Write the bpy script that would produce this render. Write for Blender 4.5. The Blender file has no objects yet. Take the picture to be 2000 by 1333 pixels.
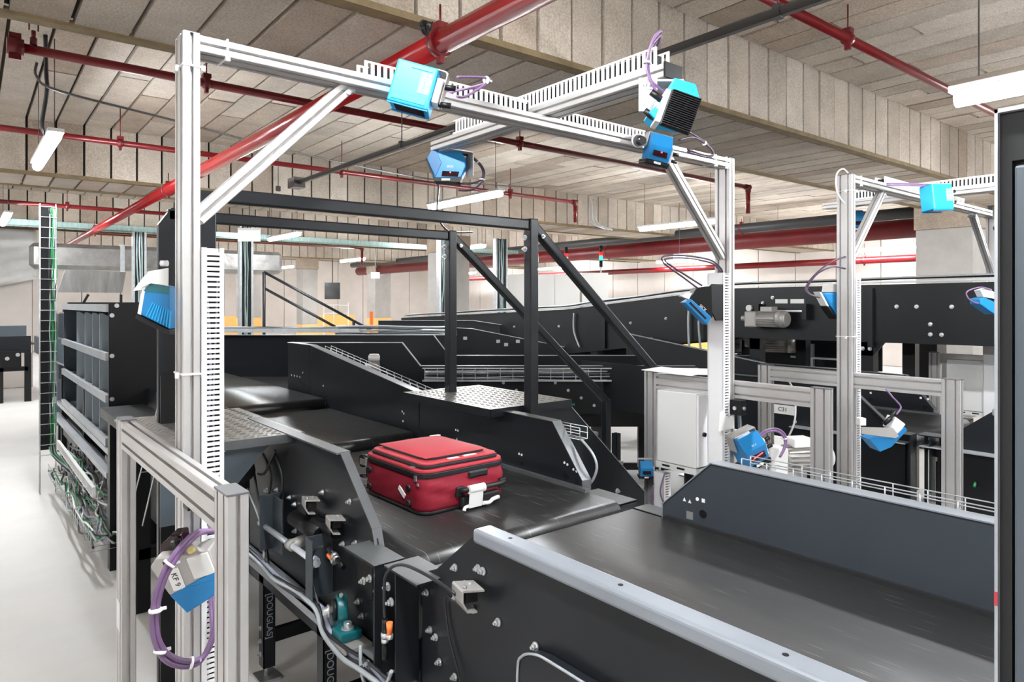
import bpy, math, random
from mathutils import Vector, Matrix, Euler
random.seed(7)
R = math.radians
S = bpy.context.scene
COL = S.collection

# ------------------------------------------------------------------ camera, light, exposure
cam_d = bpy.data.cameras.new('camera')
cam_d.lens = 24.0
cam_d.sensor_width = 36.0
cam_d.shift_y = -0.03725
cam_d.clip_end = 200
cam = bpy.data.objects.new('camera', cam_d)
COL.objects.link(cam)
cam.location = (0, 0, 1.75)
cam.rotation_euler = (R(90), 0, R(-39.2))
S.camera = cam

w = bpy.data.worlds.new('world')
S.world = w
w.use_nodes = True
w.node_tree.nodes['Background'].inputs[0].default_value = (0.95, 0.97, 1.0, 1)
w.node_tree.nodes['Background'].inputs[1].default_value = 0.35
S.view_settings.view_transform = 'Standard'
S.view_settings.look = 'None'
S.view_settings.gamma = 1.0
S.view_settings.use_curve_mapping = False
S.view_settings.exposure = 1.75
TUBE_POWER = 60.0       # emission strength of the fluorescent tubes
S.cycles.use_denoising = True
S.cycles.max_bounces = 8
S.cycles.sample_clamp_indirect = 6.0

# ------------------------------------------------------------------ materials
M = {}
def mat(name, col, rough=0.5, metal=0.0, noise=0.0, nscale=20.0, bump=0.0, bscale=None, stretch=None,
        emit=None, estr=0.0, spec=0.5, alpha=None, rvar=0.0, coat=0.0):
    m = bpy.data.materials.new(name)
    m.use_nodes = True
    nt = m.node_tree
    b = nt.nodes['Principled BSDF']
    b.inputs['Base Color'].default_value = (*col, 1)
    b.inputs['Roughness'].default_value = rough
    b.inputs['Metallic'].default_value = metal
    b.inputs['Specular IOR Level'].default_value = spec
    b.inputs['Coat Weight'].default_value = coat
    if noise or bump or rvar:
        tc = nt.nodes.new('ShaderNodeTexCoord')
        mp = nt.nodes.new('ShaderNodeMapping')
        nt.links.new(tc.outputs['Object'], mp.inputs[0])
        if stretch:
            mp.inputs['Scale'].default_value = stretch
        n = nt.nodes.new('ShaderNodeTexNoise')
        n.inputs['Scale'].default_value = nscale
        n.inputs['Detail'].default_value = 6
        n.inputs['Roughness'].default_value = 0.65
        nt.links.new(mp.outputs[0], n.inputs['Vector'])
        if noise:
            cr = nt.nodes.new('ShaderNodeValToRGB')
            cr.color_ramp.elements[0].position = 0.3
            cr.color_ramp.elements[1].position = 0.7
            cr.color_ramp.elements[0].color = (*[c * (1 - noise) for c in col], 1)
            cr.color_ramp.elements[1].color = (*[min(1, c * (1 + noise)) for c in col], 1)
            nt.links.new(n.outputs[0], cr.inputs[0])
            nt.links.new(cr.outputs[0], b.inputs['Base Color'])
        if rvar:
            mr = nt.nodes.new('ShaderNodeMapRange')
            mr.inputs[3].default_value = max(0.02, rough - rvar)
            mr.inputs[4].default_value = min(1, rough + rvar)
            nt.links.new(n.outputs[0], mr.inputs[0])
            nt.links.new(mr.outputs[0], b.inputs['Roughness'])
        if bump:
            n2 = nt.nodes.new('ShaderNodeTexNoise')
            n2.inputs['Scale'].default_value = bscale or nscale * 3
            n2.inputs['Detail'].default_value = 5
            nt.links.new(mp.outputs[0], n2.inputs['Vector'])
            bp = nt.nodes.new('ShaderNodeBump')
            bp.inputs['Strength'].default_value = bump
            bp.inputs['Distance'].default_value = 0.01
            nt.links.new(n2.outputs[0], bp.inputs['Height'])
            nt.links.new(bp.outputs[0], b.inputs['Normal'])
    if emit:
        b.inputs['Emission Color'].default_value = (*emit, 1)
        b.inputs['Emission Strength'].default_value = estr
    M[name] = m
    return m

mat('alu', (0.60, 0.585, 0.575), 0.36, 0.6, noise=0.05, nscale=6)
mat('alu_cap', (0.12, 0.12, 0.125), 0.45)
mat('black_plastic', (0.006, 0.006, 0.007), 0.4, spec=0.3)
mat('steel_dark', (0.0065, 0.007, 0.0085), 0.36, 0.0, noise=0.12, nscale=3, rvar=0.1, spec=0.35)
mat('steel_plate', (0.011, 0.0125, 0.0155), 0.34, 0.0, noise=0.12, nscale=2, rvar=0.08, spec=0.34)
mat('rail_sheen', (0.25, 0.27, 0.30), 0.30, 0.2, noise=0.06, nscale=5)  # pale base colour includes the lamps' reflection on the steel
mat('steel_mid', (0.12, 0.125, 0.13), 0.38, 0.3, noise=0.15, nscale=8)
mat('steel_blue', (0.034, 0.042, 0.050), 0.42, 0.0, noise=0.06, nscale=2, spec=0.45)
mat('fin_slate', (0.30, 0.35, 0.38), 0.45, 0.1, noise=0.1, nscale=3)
mat('dull_grey', (0.22, 0.215, 0.21), 0.5, 0.1, noise=0.3, nscale=1.5, stretch=(6, 1, 1))
mat('steel_light', (0.42, 0.44, 0.47), 0.34, 0.4, noise=0.1, nscale=5)
mat('belt', (0.017, 0.0165, 0.017), 0.38, 0.0, noise=0.25, nscale=1.0, stretch=(26, 1.2, 1), spec=1.0)
mat('belt_worn', (0.042, 0.041, 0.042), 0.40, 0.0, noise=0.2, nscale=1.0, stretch=(26, 1.2, 1), spec=1.0, coat=0.35)
M['belt_worn'].node_tree.nodes['Principled BSDF'].inputs['Coat Roughness'].default_value = 0.38
mat('roller', (0.05, 0.048, 0.048), 0.3, 0.3, noise=0.2, nscale=4)
mat('galv', (0.55, 0.57, 0.58), 0.38, 0.75, noise=0.12, nscale=15)
mat('bolt', (0.75, 0.76, 0.77), 0.28, 0.85)
mat('chrome', (0.72, 0.75, 0.80), 0.3, 0.5)
mat('white_plastic', (0.80, 0.79, 0.79), 0.5)
mat('white_paint', (0.74, 0.73, 0.71), 0.42)
mat('grey_plate', (0.42, 0.40, 0.38), 0.42, 0.35, noise=0.06, nscale=12)
mat('cyan', (0.015, 0.42, 0.80), 0.42, 0.1, noise=0.04, nscale=8)
mat('blue', (0.006, 0.19, 0.46), 0.34, 0.1, noise=0.04, nscale=8)
mat('blue_dark', (0.004, 0.11, 0.28), 0.34, 0.1)
mat('dark_window', (0.02, 0.004, 0.006), 0.08)
mat('laser', (0.8, 0.02, 0.03), 0.4, emit=(1, 0.03, 0.05), estr=4)
mat('purple', (0.17, 0.095, 0.20), 0.42)
mat('dark_cable', (0.045, 0.022, 0.05), 0.4)
mat('black_cable', (0.015, 0.015, 0.018), 0.4)
mat('grey_cable', (0.35, 0.37, 0.45), 0.45)
mat('silver_cable', (0.42, 0.45, 0.47), 0.35, 0.3)
mat('green_cable', (0.02, 0.22, 0.07), 0.45)
mat('red_main', (0.30, 0.007, 0.009), 0.25, 0.0, noise=0.12, nscale=3, spec=0.45)
mat('red_pipe', (0.15, 0.004, 0.006), 0.28, 0.0, noise=0.12, nscale=3, spec=0.45)
mat('dark_red', (0.13, 0.006, 0.008), 0.4, noise=0.2, nscale=3)
mat('black_pipe', (0.03, 0.03, 0.032), 0.45)
mat('conduit_dark', (0.03, 0.028, 0.028), 0.45)
mat('conduit', (0.10, 0.09, 0.09), 0.45)
def board_mat(name, col):
    m = mat(name, col, 0.92)
    nt = m.node_tree; b = nt.nodes['Principled BSDF']; L = nt.links.new
    g = nt.nodes.new('ShaderNodeNewGeometry'); oi = nt.nodes.new('ShaderNodeObjectInfo')
    n1 = nt.nodes.new('ShaderNodeTexNoise'); n1.inputs['Scale'].default_value = 2.2; n1.inputs['Detail'].default_value = 5; n1.inputs['Roughness'].default_value = .7
    n2 = nt.nodes.new('ShaderNodeTexNoise'); n2.inputs['Scale'].default_value = 75; n2.inputs['Detail'].default_value = 3
    L(g.outputs['Position'], n1.inputs['Vector']); L(g.outputs['Position'], n2.inputs['Vector'])
    def mr(sock, a, b_, lo, hi):
        q = nt.nodes.new('ShaderNodeMapRange'); q.inputs[1].default_value = a; q.inputs[2].default_value = b_; q.inputs[3].default_value = lo; q.inputs[4].default_value = hi
        L(sock, q.inputs[0]); return q.outputs[0]
    def mul(a, b_):
        q = nt.nodes.new('ShaderNodeMath'); q.operation = 'MULTIPLY'; L(a, q.inputs[0]); L(b_, q.inputs[1]); return q.outputs[0]
    v = mul(mul(mr(n1.outputs[0], .3, .7, .80, 1.12), mr(n2.outputs[0], .3, .7, .74, 1.16)), mr(oi.outputs['Random'], 0, 1, .86, 1.10))
    hs = nt.nodes.new('ShaderNodeHueSaturation'); hs.inputs['Color'].default_value = (*col, 1)
    L(v, hs.inputs['Value']); L(hs.outputs[0], b.inputs['Base Color'])
    bp = nt.nodes.new('ShaderNodeBump'); bp.inputs['Strength'].default_value = .7; bp.inputs['Distance'].default_value = .006
    L(n2.outputs[0], bp.inputs['Height']); L(bp.outputs[0], b.inputs['Normal'])
board_mat('board', (0.52, 0.452, 0.375))
board_mat('board_light', (0.57, 0.50, 0.425))
board_mat('board_stained', (0.43, 0.35, 0.28))
mat('joint', (0.030, 0.022, 0.016), 0.95)
mat('timber', (0.20, 0.145, 0.075), 0.8, noise=0.25, nscale=8)
mat('concrete', (0.40, 0.38, 0.355), 0.8, noise=0.14, nscale=1.6, bump=0.25, bscale=20)
mat('concrete_wall', (0.55, 0.50, 0.46), 0.8, noise=0.08, nscale=1.2, bump=0.2, bscale=14)
mat('floor_mat', (0.70, 0.675, 0.65), 0.5, noise=0.07, nscale=1.2, bump=0.08, bscale=12, rvar=0.12)
mat('yellow_wall', (0.95, 0.52, 0.16), 0.6)
mat('orange', (0.9, 0.22, 0.05), 0.4)
mat('yellow_knob', (0.75, 0.62, 0.28), 0.4)
mat('teal', (0.005, 0.13, 0.15), 0.35, noise=0.1, nscale=10)
mat('tube', (1, 1, 1), 0.5, emit=(0.93, 0.97, 1.0), estr=TUBE_POWER)
mat('exit_green', (0.25, 0.75, 0.5), 0.4, emit=(0.35, 1.0, 0.72), estr=0.9)
mat('exit_white', (0.9, 0.95, 0.92), 0.4, emit=(0.95, 1.0, 0.97), estr=1.3)
mat('red_lamp', (0.8, 0.01, 0.02), 0.3, emit=(1, 0.02, 0.03), estr=0.4)
mat('green_lamp', (0.02, 0.6, 0.3), 0.3, emit=(0.05, 1, 0.5), estr=0.5)
mat('suit_red', (0.27, 0.006, 0.022), 0.62, 0.0, noise=0.14, nscale=3, bump=0.25, bscale=9)
mat('suit_top_lit', (0.50, 0.040, 0.058), 0.6, 0.0, noise=0.06, nscale=3, bump=0.15, bscale=9)  # same red fabric, lightened for the light falling on the top
mat('suit_black', (0.010, 0.010, 0.012), 0.5)
mat('paper', (0.85, 0.84, 0.82), 0.6)
mat('ink', (0.02, 0.02, 0.02), 0.6)
mat('drape', (0.62, 0.61, 0.59), 0.5, noise=0.12, nscale=2)
mat('foil', (0.26, 0.25, 0.24), 0.35, 0.6, noise=0.25, nscale=4, bump=1.0, bscale=6)
mat('column_green', (0.30, 0.42, 0.40), 0.4, 0.4, noise=0.3, nscale=20, stretch=(1, 1, 0.15))
mat('slate', (0.075, 0.092, 0.11), 0.42, noise=0.08, nscale=3)
mat('slate_blue', (0.04, 0.05, 0.06), 0.38, noise=0.06, nscale=2)
mat('matte_black', (0.012, 0.012, 0.013), 0.6)
mat('mirror_dark', (0.02, 0.02, 0.022), 0.12, spec=0.8)
mat('black_yellow', (0.85, 0.6, 0.05), 0.5)
mat('carton', (0.62, 0.45, 0.30), 0.8)

def tread_material():
    m = mat('tread', (0.34, 0.33, 0.31), 0.38, 0.8)

tread_material()

def streak_belt(key):
    m = M[key]; nt = m.node_tree
    b = nt.nodes['Principled BSDF']
    tc = nt.nodes.new('ShaderNodeTexCoord'); mp = nt.nodes.new('ShaderNodeMapping')
    mp.inputs['Scale'].default_value = (130, 6.5, 1)
    n = nt.nodes.new('ShaderNodeTexNoise'); n.inputs['Scale'].default_value = 1.0; n.inputs['Detail'].default_value = 1
    cr = nt.nodes.new('ShaderNodeValToRGB')
    cr.color_ramp.elements[0].position = 0.66; cr.color_ramp.elements[0].color = (0, 0, 0, 1)
    cr.color_ramp.elements[1].position = 0.74; cr.color_ramp.elements[1].color = (1, 1, 1, 1)
    mx = nt.nodes.new('ShaderNodeMixRGB')
    mx.inputs[2].default_value = (0.16, 0.155, 0.15, 1)
    old = b.inputs['Base Color'].links[0].from_socket
    nt.links.new(tc.outputs['Object'], mp.inputs[0]); nt.links.new(mp.outputs[0], n.inputs['Vector'])
    nt.links.new(n.outputs[0], cr.inputs[0]); nt.links.new(cr.outputs[0], mx.inputs[0])
    nt.links.new(old, mx.inputs[1]); nt.links.new(mx.outputs[0], b.inputs['Base Color'])
streak_belt('belt'); streak_belt('belt_worn')

# ------------------------------------------------------------------ mesh helpers
class MB:
    def __init__(s): s.v = []; s.f = []; s.sm = []
    def add(s, vs, fs, smooth=False):
        o = len(s.v); s.v += [tuple(v) for v in vs]
        s.f += [tuple(i + o for i in f) for f in fs]; s.sm += [smooth] * len(fs)
        return s
    def box(s, x0, y0, z0, x1, y1, z1, c=0.0):
        if x1 < x0: x0, x1 = x1, x0
        if y1 < y0: y0, y1 = y1, y0
        if z1 < z0: z0, z1 = z1, z0
        if c <= 0:
            vs = [(x0, y0, z0), (x1, y0, z0), (x1, y1, z0), (x0, y1, z0), (x0, y0, z1), (x1, y0, z1), (x1, y1, z1), (x0, y1, z1)]
            return s.add(vs, [(0, 3, 2, 1), (4, 5, 6, 7), (0, 1, 5, 4), (1, 2, 6, 5), (2, 3, 7, 6), (3, 0, 4, 7)])
        c = min(c, (x1 - x0) / 2.01, (y1 - y0) / 2.01, (z1 - z0) / 2.01)
        vs = []
        for (z, k) in ((z0, 1), (z0 + c, 0), (z1 - c, 0), (z1, 1)):
            a = c if k else 0
            X0, X1, Y0, Y1 = x0 + a, x1 - a, y0 + a, y1 - a
            if k:
                vs += [(X0, Y0, z), (X0 , Y0, z), (X1, Y0, z), (X1, Y0, z), (X1, Y1, z), (X1, Y1, z), (X0, Y1, z), (X0, Y1, z)]
            else:
                vs += [(X0, Y0 + c, z), (X0 + c, Y0, z), (X1 - c, Y0, z), (X1, Y0 + c, z), (X1, Y1 - c, z), (X1 - c, Y1, z), (X0 + c, Y1, z), (X0, Y1 - c, z)]
        fs = [(7, 5, 3, 1), (25, 27, 29, 31)]
        for l in range(3):
            for i in range(8):
                j = (i + 1) % 8
                fs.append((l * 8 + i, l * 8 + j, l * 8 + 8 + j, l * 8 + 8 + i))
        return s.add(vs, fs)
    def obox(s, p, ax, ay, az, hx, hy, hz):
        p, ax, ay, az = Vector(p), Vector(ax), Vector(ay), Vector(az)
        vs = [p + ax * (hx * i) + ay * (hy * j) + az * (hz * k) for (i, j, k) in
              ((-1, -1, -1), (1, -1, -1), (1, 1, -1), (-1, 1, -1), (-1, -1, 1), (1, -1, 1), (1, 1, 1), (-1, 1, 1))]
        return s.add(vs, [(0, 3, 2, 1), (4, 5, 6, 7), (0, 1, 5, 4), (1, 2, 6, 5), (2, 3, 7, 6), (3, 0, 4, 7)])
    def bar(s, p0, p1, wd, ht, up=(0, 0, 1)):
        p0, p1 = Vector(p0), Vector(p1)
        d = (p1 - p0); L = d.length; d = d / L
        sd = d.cross(Vector(up))
        if sd.length < 1e-4: sd = d.cross(Vector((1, 0, 0)))
        sd.normalize(); u = sd.cross(d)
        return s.obox((p0 + p1) / 2, d, sd, u, L / 2, wd / 2, ht / 2)
    def cyl(s, p0, p1, r, n=12, r1=None, caps=True):
        p0, p1 = Vector(p0), Vector(p1); r1 = r if r1 is None else r1
        d = (p1 - p0).normalized()
        a = d.cross(Vector((0, 0, 1)))
        if a.length < 1e-3: a = d.cross(Vector((1, 0, 0)))
        a.normalize(); b = d.cross(a)
        vs = []
        for (p, q) in ((p0, r), (p1, r1)):
            for i in range(n):
                t = 2 * math.pi * i / n
                vs.append(p + a * (q * math.cos(t)) + b * (q * math.sin(t)))
        s.add(vs, [(i, (i + 1) % n, n + (i + 1) % n, n + i) for i in range(n)], True)
        if caps:
            o = len(s.v) - 2 * n
            s.f += [tuple(o + i for i in reversed(range(n))), tuple(o + n + i for i in range(n))]; s.sm += [False, False]
        return s
    def tube(s, pts, r, n=8, smooth_pts=True):
        pts = [Vector(p) for p in pts]
        if smooth_pts and len(pts) > 2: pts = catmull(pts, 5)
        vs = []; m = len(pts); prev = None
        for i, p in enumerate(pts):
            d = (pts[min(i + 1, m - 1)] - pts[max(i - 1, 0)])
            d = d.normalized() if d.length > 1e-9 else Vector((0, 0, 1))
            if prev is None:
                a = d.cross(Vector((0.13, 0.31, 0.94)))
                if a.length < 1e-3: a = d.cross(Vector((1, 0, 0)))
            else:
                a = prev - d * prev.dot(d)
            a.normalize(); prev = a; b = d.cross(a)
            for k in range(n):
                t = 2 * math.pi * k / n
                vs.append(p + a * (r * math.cos(t)) + b * (r * math.sin(t)))
        fs = [(i * n + k, i * n + (k + 1) % n, (i + 1) * n + (k + 1) % n, (i + 1) * n + k) for i in range(m - 1) for k in range(n)]
        s.add(vs, fs, True)
        o = len(s.v) - len(vs)
        s.f += [tuple(o + i for i in reversed(range(n))), tuple(o + (m - 1) * n + i for i in range(n))]; s.sm += [False, False]
        return s
    def prism(s, poly, axis, a0, a1):
        """poly: 2-D outline; axis 'x': poly=(y,z), 'y': poly=(x,z), 'z': poly=(x,y)"""
        n = len(poly)
        def mk(p, a):
            return (a, p[0], p[1]) if axis == 'x' else ((p[0], a, p[1]) if axis == 'y' else (p[0], p[1], a))
        vs = [mk(p, a0) for p in poly] + [mk(p, a1) for p in poly]
        fs = [tuple(range(n)), tuple(reversed(range(n, 2 * n)))] + [(i, n + i, n + (i + 1) % n, (i + 1) % n) for i in range(n)]
        return s.add(vs, fs)
    def profile(s, p0, p1, wd, ht, up=(0, 0, 1), g=0.0048, dp=0.017):
        """T-slot aluminium extrusion: wd across, ht along up; a groove each 45 mm"""
        p0, p1 = Vector(p0), Vector(p1)
        d = (p1 - p0).normalized(); sd = d.cross(Vector(up)).normalized(); u = sd.cross(d)
        def gr(L):
            return [0.0] if L < 0.07 else [-L / 4, L / 4]
        hw, hh, c = wd / 2, ht / 2, 0.002
        out = []
        def side(a, b, nrm, L):     # from a to b with grooves
            t = (b - a).normalized(); mid = (a + b) / 2
            out.append(a + t * c)
            for q in gr(L):
                m0 = mid + t * q
                out.extend([m0 - t * g, m0 - t * g - nrm * dp, m0 + t * g - nrm * dp, m0 + t * g])
            out.append(b - t * c)
        P = [Vector((-hw, -hh)), Vector((hw, -hh)), Vector((hw, hh)), Vector((-hw, hh))]
        side(P[0], P[1], Vector((0, -1)), wd); side(P[1], P[2], Vector((1, 0)), ht)
        side(P[2], P[3], Vector((0, 1)), wd); side(P[3], P[0], Vector((-1, 0)), ht)
        n = len(out)
        vs = [p0 + sd * q.x + u * q.y for q in out] + [p1 + sd * q.x + u * q.y for q in out]
        fs = [tuple(reversed(range(n))), tuple(range(n, 2 * n))] + [(i, (i + 1) % n, n + (i + 1) % n, n + i) for i in range(n)]
        return s.add(vs, fs)
    def shift(s, o):
        s.v = [(v[0] + o[0], v[1] + o[1], v[2] + o[2]) for v in s.v]; return s
    def xf(s, mtx):
        s.v = [tuple(mtx @ Vector(v)) for v in s.v]; return s
    def merge(s, o):
        k = len(s.v); s.v += o.v; s.f += [tuple(i + k for i in f) for f in o.f]; s.sm += o.sm; return s

def catmull(p, k):
    out = []
    for i in range(len(p) - 1):
        a, b, c, d = p[max(i - 1, 0)], p[i], p[i + 1], p[min(i + 2, len(p) - 1)]
        for j in range(k):
            t = j / k
            out.append(0.5 * ((2 * b) + (c - a) * t + (2 * a - 5 * b + 4 * c - d) * t * t + (3 * b - a - 3 * c + d) * t ** 3))
    out.append(p[-1]); return out

def link(o, parent=None):
    COL.objects.link(o)
    if parent: o.parent = parent
    return o
def root_loc(parent):
    v = Vector((0, 0, 0))
    while parent: v += parent.location; parent = parent.parent
    return v
def obj(name, mb, material, parent=None, world=True, bevel=0.0, seg=2):
    """links mb as one mesh; with world=True the coordinates are world coordinates"""
    if parent is not None and world:
        o = root_loc(parent); mb.shift((-o.x, -o.y, -o.z))
    me = bpy.data.meshes.new(name)
    me.from_pydata(mb.v, [], mb.f)
    me.polygons.foreach_set('use_smooth', mb.sm)
    me.materials.append(M[material] if isinstance(material, str) else material)
    me.update(); me.validate()
    ob = link(bpy.data.objects.new(name, me), parent)
    if bevel:
        m = ob.modifiers.new('bevel', 'BEVEL'); m.width = bevel; m.segments = seg; m.limit_method = 'ANGLE'; m.angle_limit = R(40)
    return ob
def tag(o, label=None, cat=None, group=None, kind=None):
    if label: o['label'] = label
    if cat: o['category'] = cat
    if group: o['group'] = group
    if kind: o['kind'] = kind
    return o
def thing(name, label, cat, loc=(0, 0, 0), rot=(0, 0, 0), group=None):
    o = link(bpy.data.objects.new(name, None)); o.empty_display_size = 0.05
    o.location = loc; o.rotation_euler = rot
    return tag(o, label, cat, group)
def place(name, mesh, parent, loc, scale=None, rot=None):
    o = link(bpy.data.objects.new(name, mesh), parent)
    o.location = loc
    if scale: o.scale = scale
    if rot: o.rotation_euler = rot
    return o
def copy_tree(o, parent=None):
    c = o.copy(); COL.objects.link(c); c.parent = parent
    for ch in list(o.children): copy_tree(ch, c)
    return c
def text(name, s, size, material, parent, loc, rot, ext=0.0006, wx=1.0):
    cu = bpy.data.curves.new(name, 'FONT'); cu.body = s; cu.size = size; cu.extrude = ext
    cu.align_x = 'CENTER'; cu.align_y = 'CENTER'
    cu.materials.append(M[material])
    tmp = bpy.data.objects.new(name, cu)
    me = bpy.data.meshes.new_from_object(tmp); bpy.data.objects.remove(tmp)
    o = link(bpy.data.objects.new(name, me), parent); o.location = loc; o.rotation_euler = rot; o.scale = (wx, 1, 1)
    return o

def bolt_mesh():
    b = MB(); b.cyl((0, 0, 0), (-0.003, 0, 0), 0.011, 12); b.cyl((-0.003, 0, 0), (-0.011, 0, 0), 0.0075, 6); b.cyl((-0.011, 0, 0), (-0.017, 0, 0), 0.004, 8)
    me = bpy.data.meshes.new('bolt'); me.from_pydata(b.v, [], b.f); me.materials.append(M['bolt']); me.update(); return me
BOLT = bolt_mesh()
def bolts(parent, pts, scale=1.0, rot=None):
    o = root_loc(parent)
    for p in pts: place('bolt', BOLT, parent, Vector(p) - o, (scale,) * 3, rot)

# ================================================================== THE ROOM (most coordinates from here on worked out from image pixels)
fl = obj('floor', MB().box(-10, -9, -0.12, 21, 31, 0), 'floor_mat'); tag(fl, kind='structure')

ceil = obj('ceiling', MB().box(-11, -10, 3.95, 22, 32, 4.1), 'joint'); tag(ceil, kind='structure')
ceil.rotation_euler = (0, 0, R(-0.7))
def unit_board(name, m):
    b = MB().box(-.5, -.5, -.5, .5, .5, .5)
    # small chamfer so that the joints read
    me = bpy.data.meshes.new(name); me.from_pydata(b.v, [], b.f); me.materials.append(M[m]); me.update(); return me
BOARDS = [unit_board('board', 'board'), unit_board('board', 'board'), unit_board('board', 'board_light'), unit_board('board', 'board_stained')]
rb = random.Random(3)
PW = 0.288
def lay(parent, name, x0, x1, y0, y1, ztop, th=0.05, stuff=False, lens=2.0):
    """boards running along y, butted with staggered ends, hung below ztop"""
    x = x0; k = 0; acc = MB()
    while x < x1 - 0.01:
        y = y0; first = True
        off = [0.55, 1.15, 1.75, 0.9, 1.45][k % 5]
        while y < y1 - 0.01:
            L = off if first else lens
            if y1 - (y + L) < 0.35: L = y1 - y
            L = min(L, y1 - y); first = False
            dz = rb.uniform(-0.006, 0.006); g = 0.026
            if stuff:
                acc.box(x + g / 2, y + g / 2, ztop - th + dz, x + PW - g / 2, y + L - g / 2, ztop)
            else:
                place(name, rb.choice(BOARDS), parent, (x + PW / 2, y + L / 2, ztop - th / 2 + dz), (PW - g, L - g, th))
            y += L
        x += PW; k += 1
    if stuff:
        o = obj(name, acc, 'board', parent, world=False); o['kind'] = 'stuff'
BAYS = [(-2.0, 3.2), (4.5, 9.8), (10.9, 16.1), (17.2, 22.4), (23.5, 31)]
lay(ceil, 'ceiling_board', 2.9, 13.2, -0.3, 3.2, 3.965)
lay(ceil, 'ceiling_board', -1.2, 13.2, 4.5, 9.8, 3.965)
lay(ceil, 'outer_boards', -8, 2.9, -2, 3.2, 3.965, stuff=True)
lay(ceil, 'near_boards', 2.9, 13.2, -2, -0.3, 3.965, stuff=True)
lay(ceil, 'east_boards', 13.2, 21, -2, 3.2, 3.965, stuff=True)
lay(ceil, 'middle_boards', -8, -1.2, 4.5, 9.8, 3.965, stuff=True)
lay(ceil, 'side_boards', 13.2, 21, 4.5, 9.8, 3.965, stuff=True)
for a, b in BAYS[2:]:
    lay(ceil, 'far_boards', -8, 21, a, b, 3.965, stuff=True)
BEAMS = [(3.2, 4.5), (9.8, 10.9), (16.1, 17.2), (22.4, 23.5), (-3.3, -2.0)]
for i, (a, b) in enumerate(BEAMS):
    bm = obj('beam', MB().box(-9, a + .04, 3.33, 21, b - .02, 3.96), 'joint', ceil, world=False)
    if i in (0, 1, 2):
        x = [-1.0, -1.2, -2][i]; xe = [13.2, 17.5, 19][i]
        fa = MB()
        while x < xe:
            fw = PW - 0.026; d = rb.uniform(-0.006, 0.006)
            place('facing_board', rb.choice(BOARDS), bm, (x + PW / 2, a + 0.02 + d, 3.62), (fw, 0.05, 0.64))
            if i < 2:
                place('soffit_board', rb.choice(BOARDS), bm, (x + PW / 2, (a + b) / 2 + .06, 3.305 + d * .5), (fw, b - a - 0.12, 0.05))
            x += PW
        x0 = [-1.0, -1.2, -2][i]
        s = MB()
        x = x0 - PW
        while x > -8: s.box(x, a - .005, 3.3, x + PW - .022, a + .045, 3.94); s.box(x, a + .06, 3.28, x + PW - .022, b - .06, 3.33); x -= PW
        x = xe
        while x < 20.6: s.box(x, a - .005, 3.3, x + PW - .022, a + .045, 3.94); s.box(x, a + .06, 3.28, x + PW - .022, b - .06, 3.33); x += PW
        o = obj('outer_facing', s, 'board', bm, world=False); o['kind'] = 'stuff'
    else:
        s = MB(); x = -8
        while x < 20.6:
            s.box(x, a - .005, 3.3, x + PW - .022, a + .045, 3.94); s.box(x, a + .06, 3.28, x + PW - .022, b, 3.33); x += PW
        o = obj('outer_facing', s, 'board', bm, world=False); o['kind'] = 'stuff'
    obj('edge_timber', MB().box(-9, a - .012, 3.262, 21, a + .075, 3.30), 'timber', bm, world=False)
    obj('edge_timber', MB().box(-9, b - .075, 3.262, 21, b + .012, 3.30), 'timber', bm, world=False)

def wall(name, x0, y0, x1, y1, h=3.96, pw=1.25, mt='concrete_wall', step=True):
    """a wall of precast panels with recessed joints; inner face is on the line (x0,y0)-(x1,y1)"""
    p0, p1 = Vector((x0, y0, 0)), Vector((x1, y1, 0)); d = p1 - p0; L = d.length; d /= L
    n = Vector((-d.y, d.x, 0))       # points outward
    b = MB().obox((p0 + p1) / 2 + n * .11 + Vector((0, 0, h / 2)), d, n, (0, 0, 1), L / 2, .06, h / 2)
    o = obj(name, b, 'joint'); tag(o, kind='structure')
    k = int(L / pw)
    for i in range(k):
        s = MB().obox(p0 + d * (L / k * (i + .5)) + n * .03 + Vector((0, 0, h / 2)), d, n, (0, 0, 1), L / k / 2 - .012, .03, h / 2 - .01)
        obj('wall_panel', s, mt, o)
    return o
wn = wall('wall_north', -9, 29.5, 20, 29.5)
we = wall('wall_east', 20, 29.5, 20, -8)
ww = wall('wall_west', -9, -8, -9, 29.5)
wsx = wall('wall_south', 20, -8, -9, -8)
# painted safety bands
tag(obj('trim_1', MB().box(8.5, 29.46, 0, 9.8, 29.475, 1.2).box(12, 29.46, 0, 14.5, 29.475, 1.2).box(5.0, 29.46, 0, 7.9, 29.475, 1.2), 'yellow_wall'), kind='structure')
tag(obj('trim_2', MB().box(19.955, 13, 0, 19.97, 16.8, 1.15).box(19.955, 3.6, 0, 19.97, 6.8, 1.15), 'yellow_wall'), kind='structure')
# partition at the far left with the wrapped upper part
pt = wall('wall_partition', -8, 17.3, 1.25, 17.3, 3.3, 2.3)
dr = MB(); nx = 60; nz = 14
vs = []; fs = []
for i in range(nx + 1):
    for j in range(nz + 1):
        x = -4 + 5.3 * i / nx; t = j / nz
        u = (x + 0.3) / 1.7
        sag = 0.55 + 0.5 * math.exp(-u * u)
        z = 3.25 - t * (sag + 0.25)
        y = 17.18 - 0.05 * math.sin(9 * t * 3.1 + u * u * 5.0) * (0.3 + t) - 0.05
        vs.append((x, y, z))
for i in range(nx):
    for j in range(nz):
        a = i * (nz + 1) + j; fs.append((a, a + nz + 1, a + nz + 2, a + 1))
dr.add(vs, fs, True)
o = obj('plastic_sheet', dr, 'drape'); tag(o, 'grey plastic sheet sagging in folds over the far left concrete wall', 'sheet')
sd = o.modifiers.new('s', 'SOLIDIFY'); sd.thickness = 0.01

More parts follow.
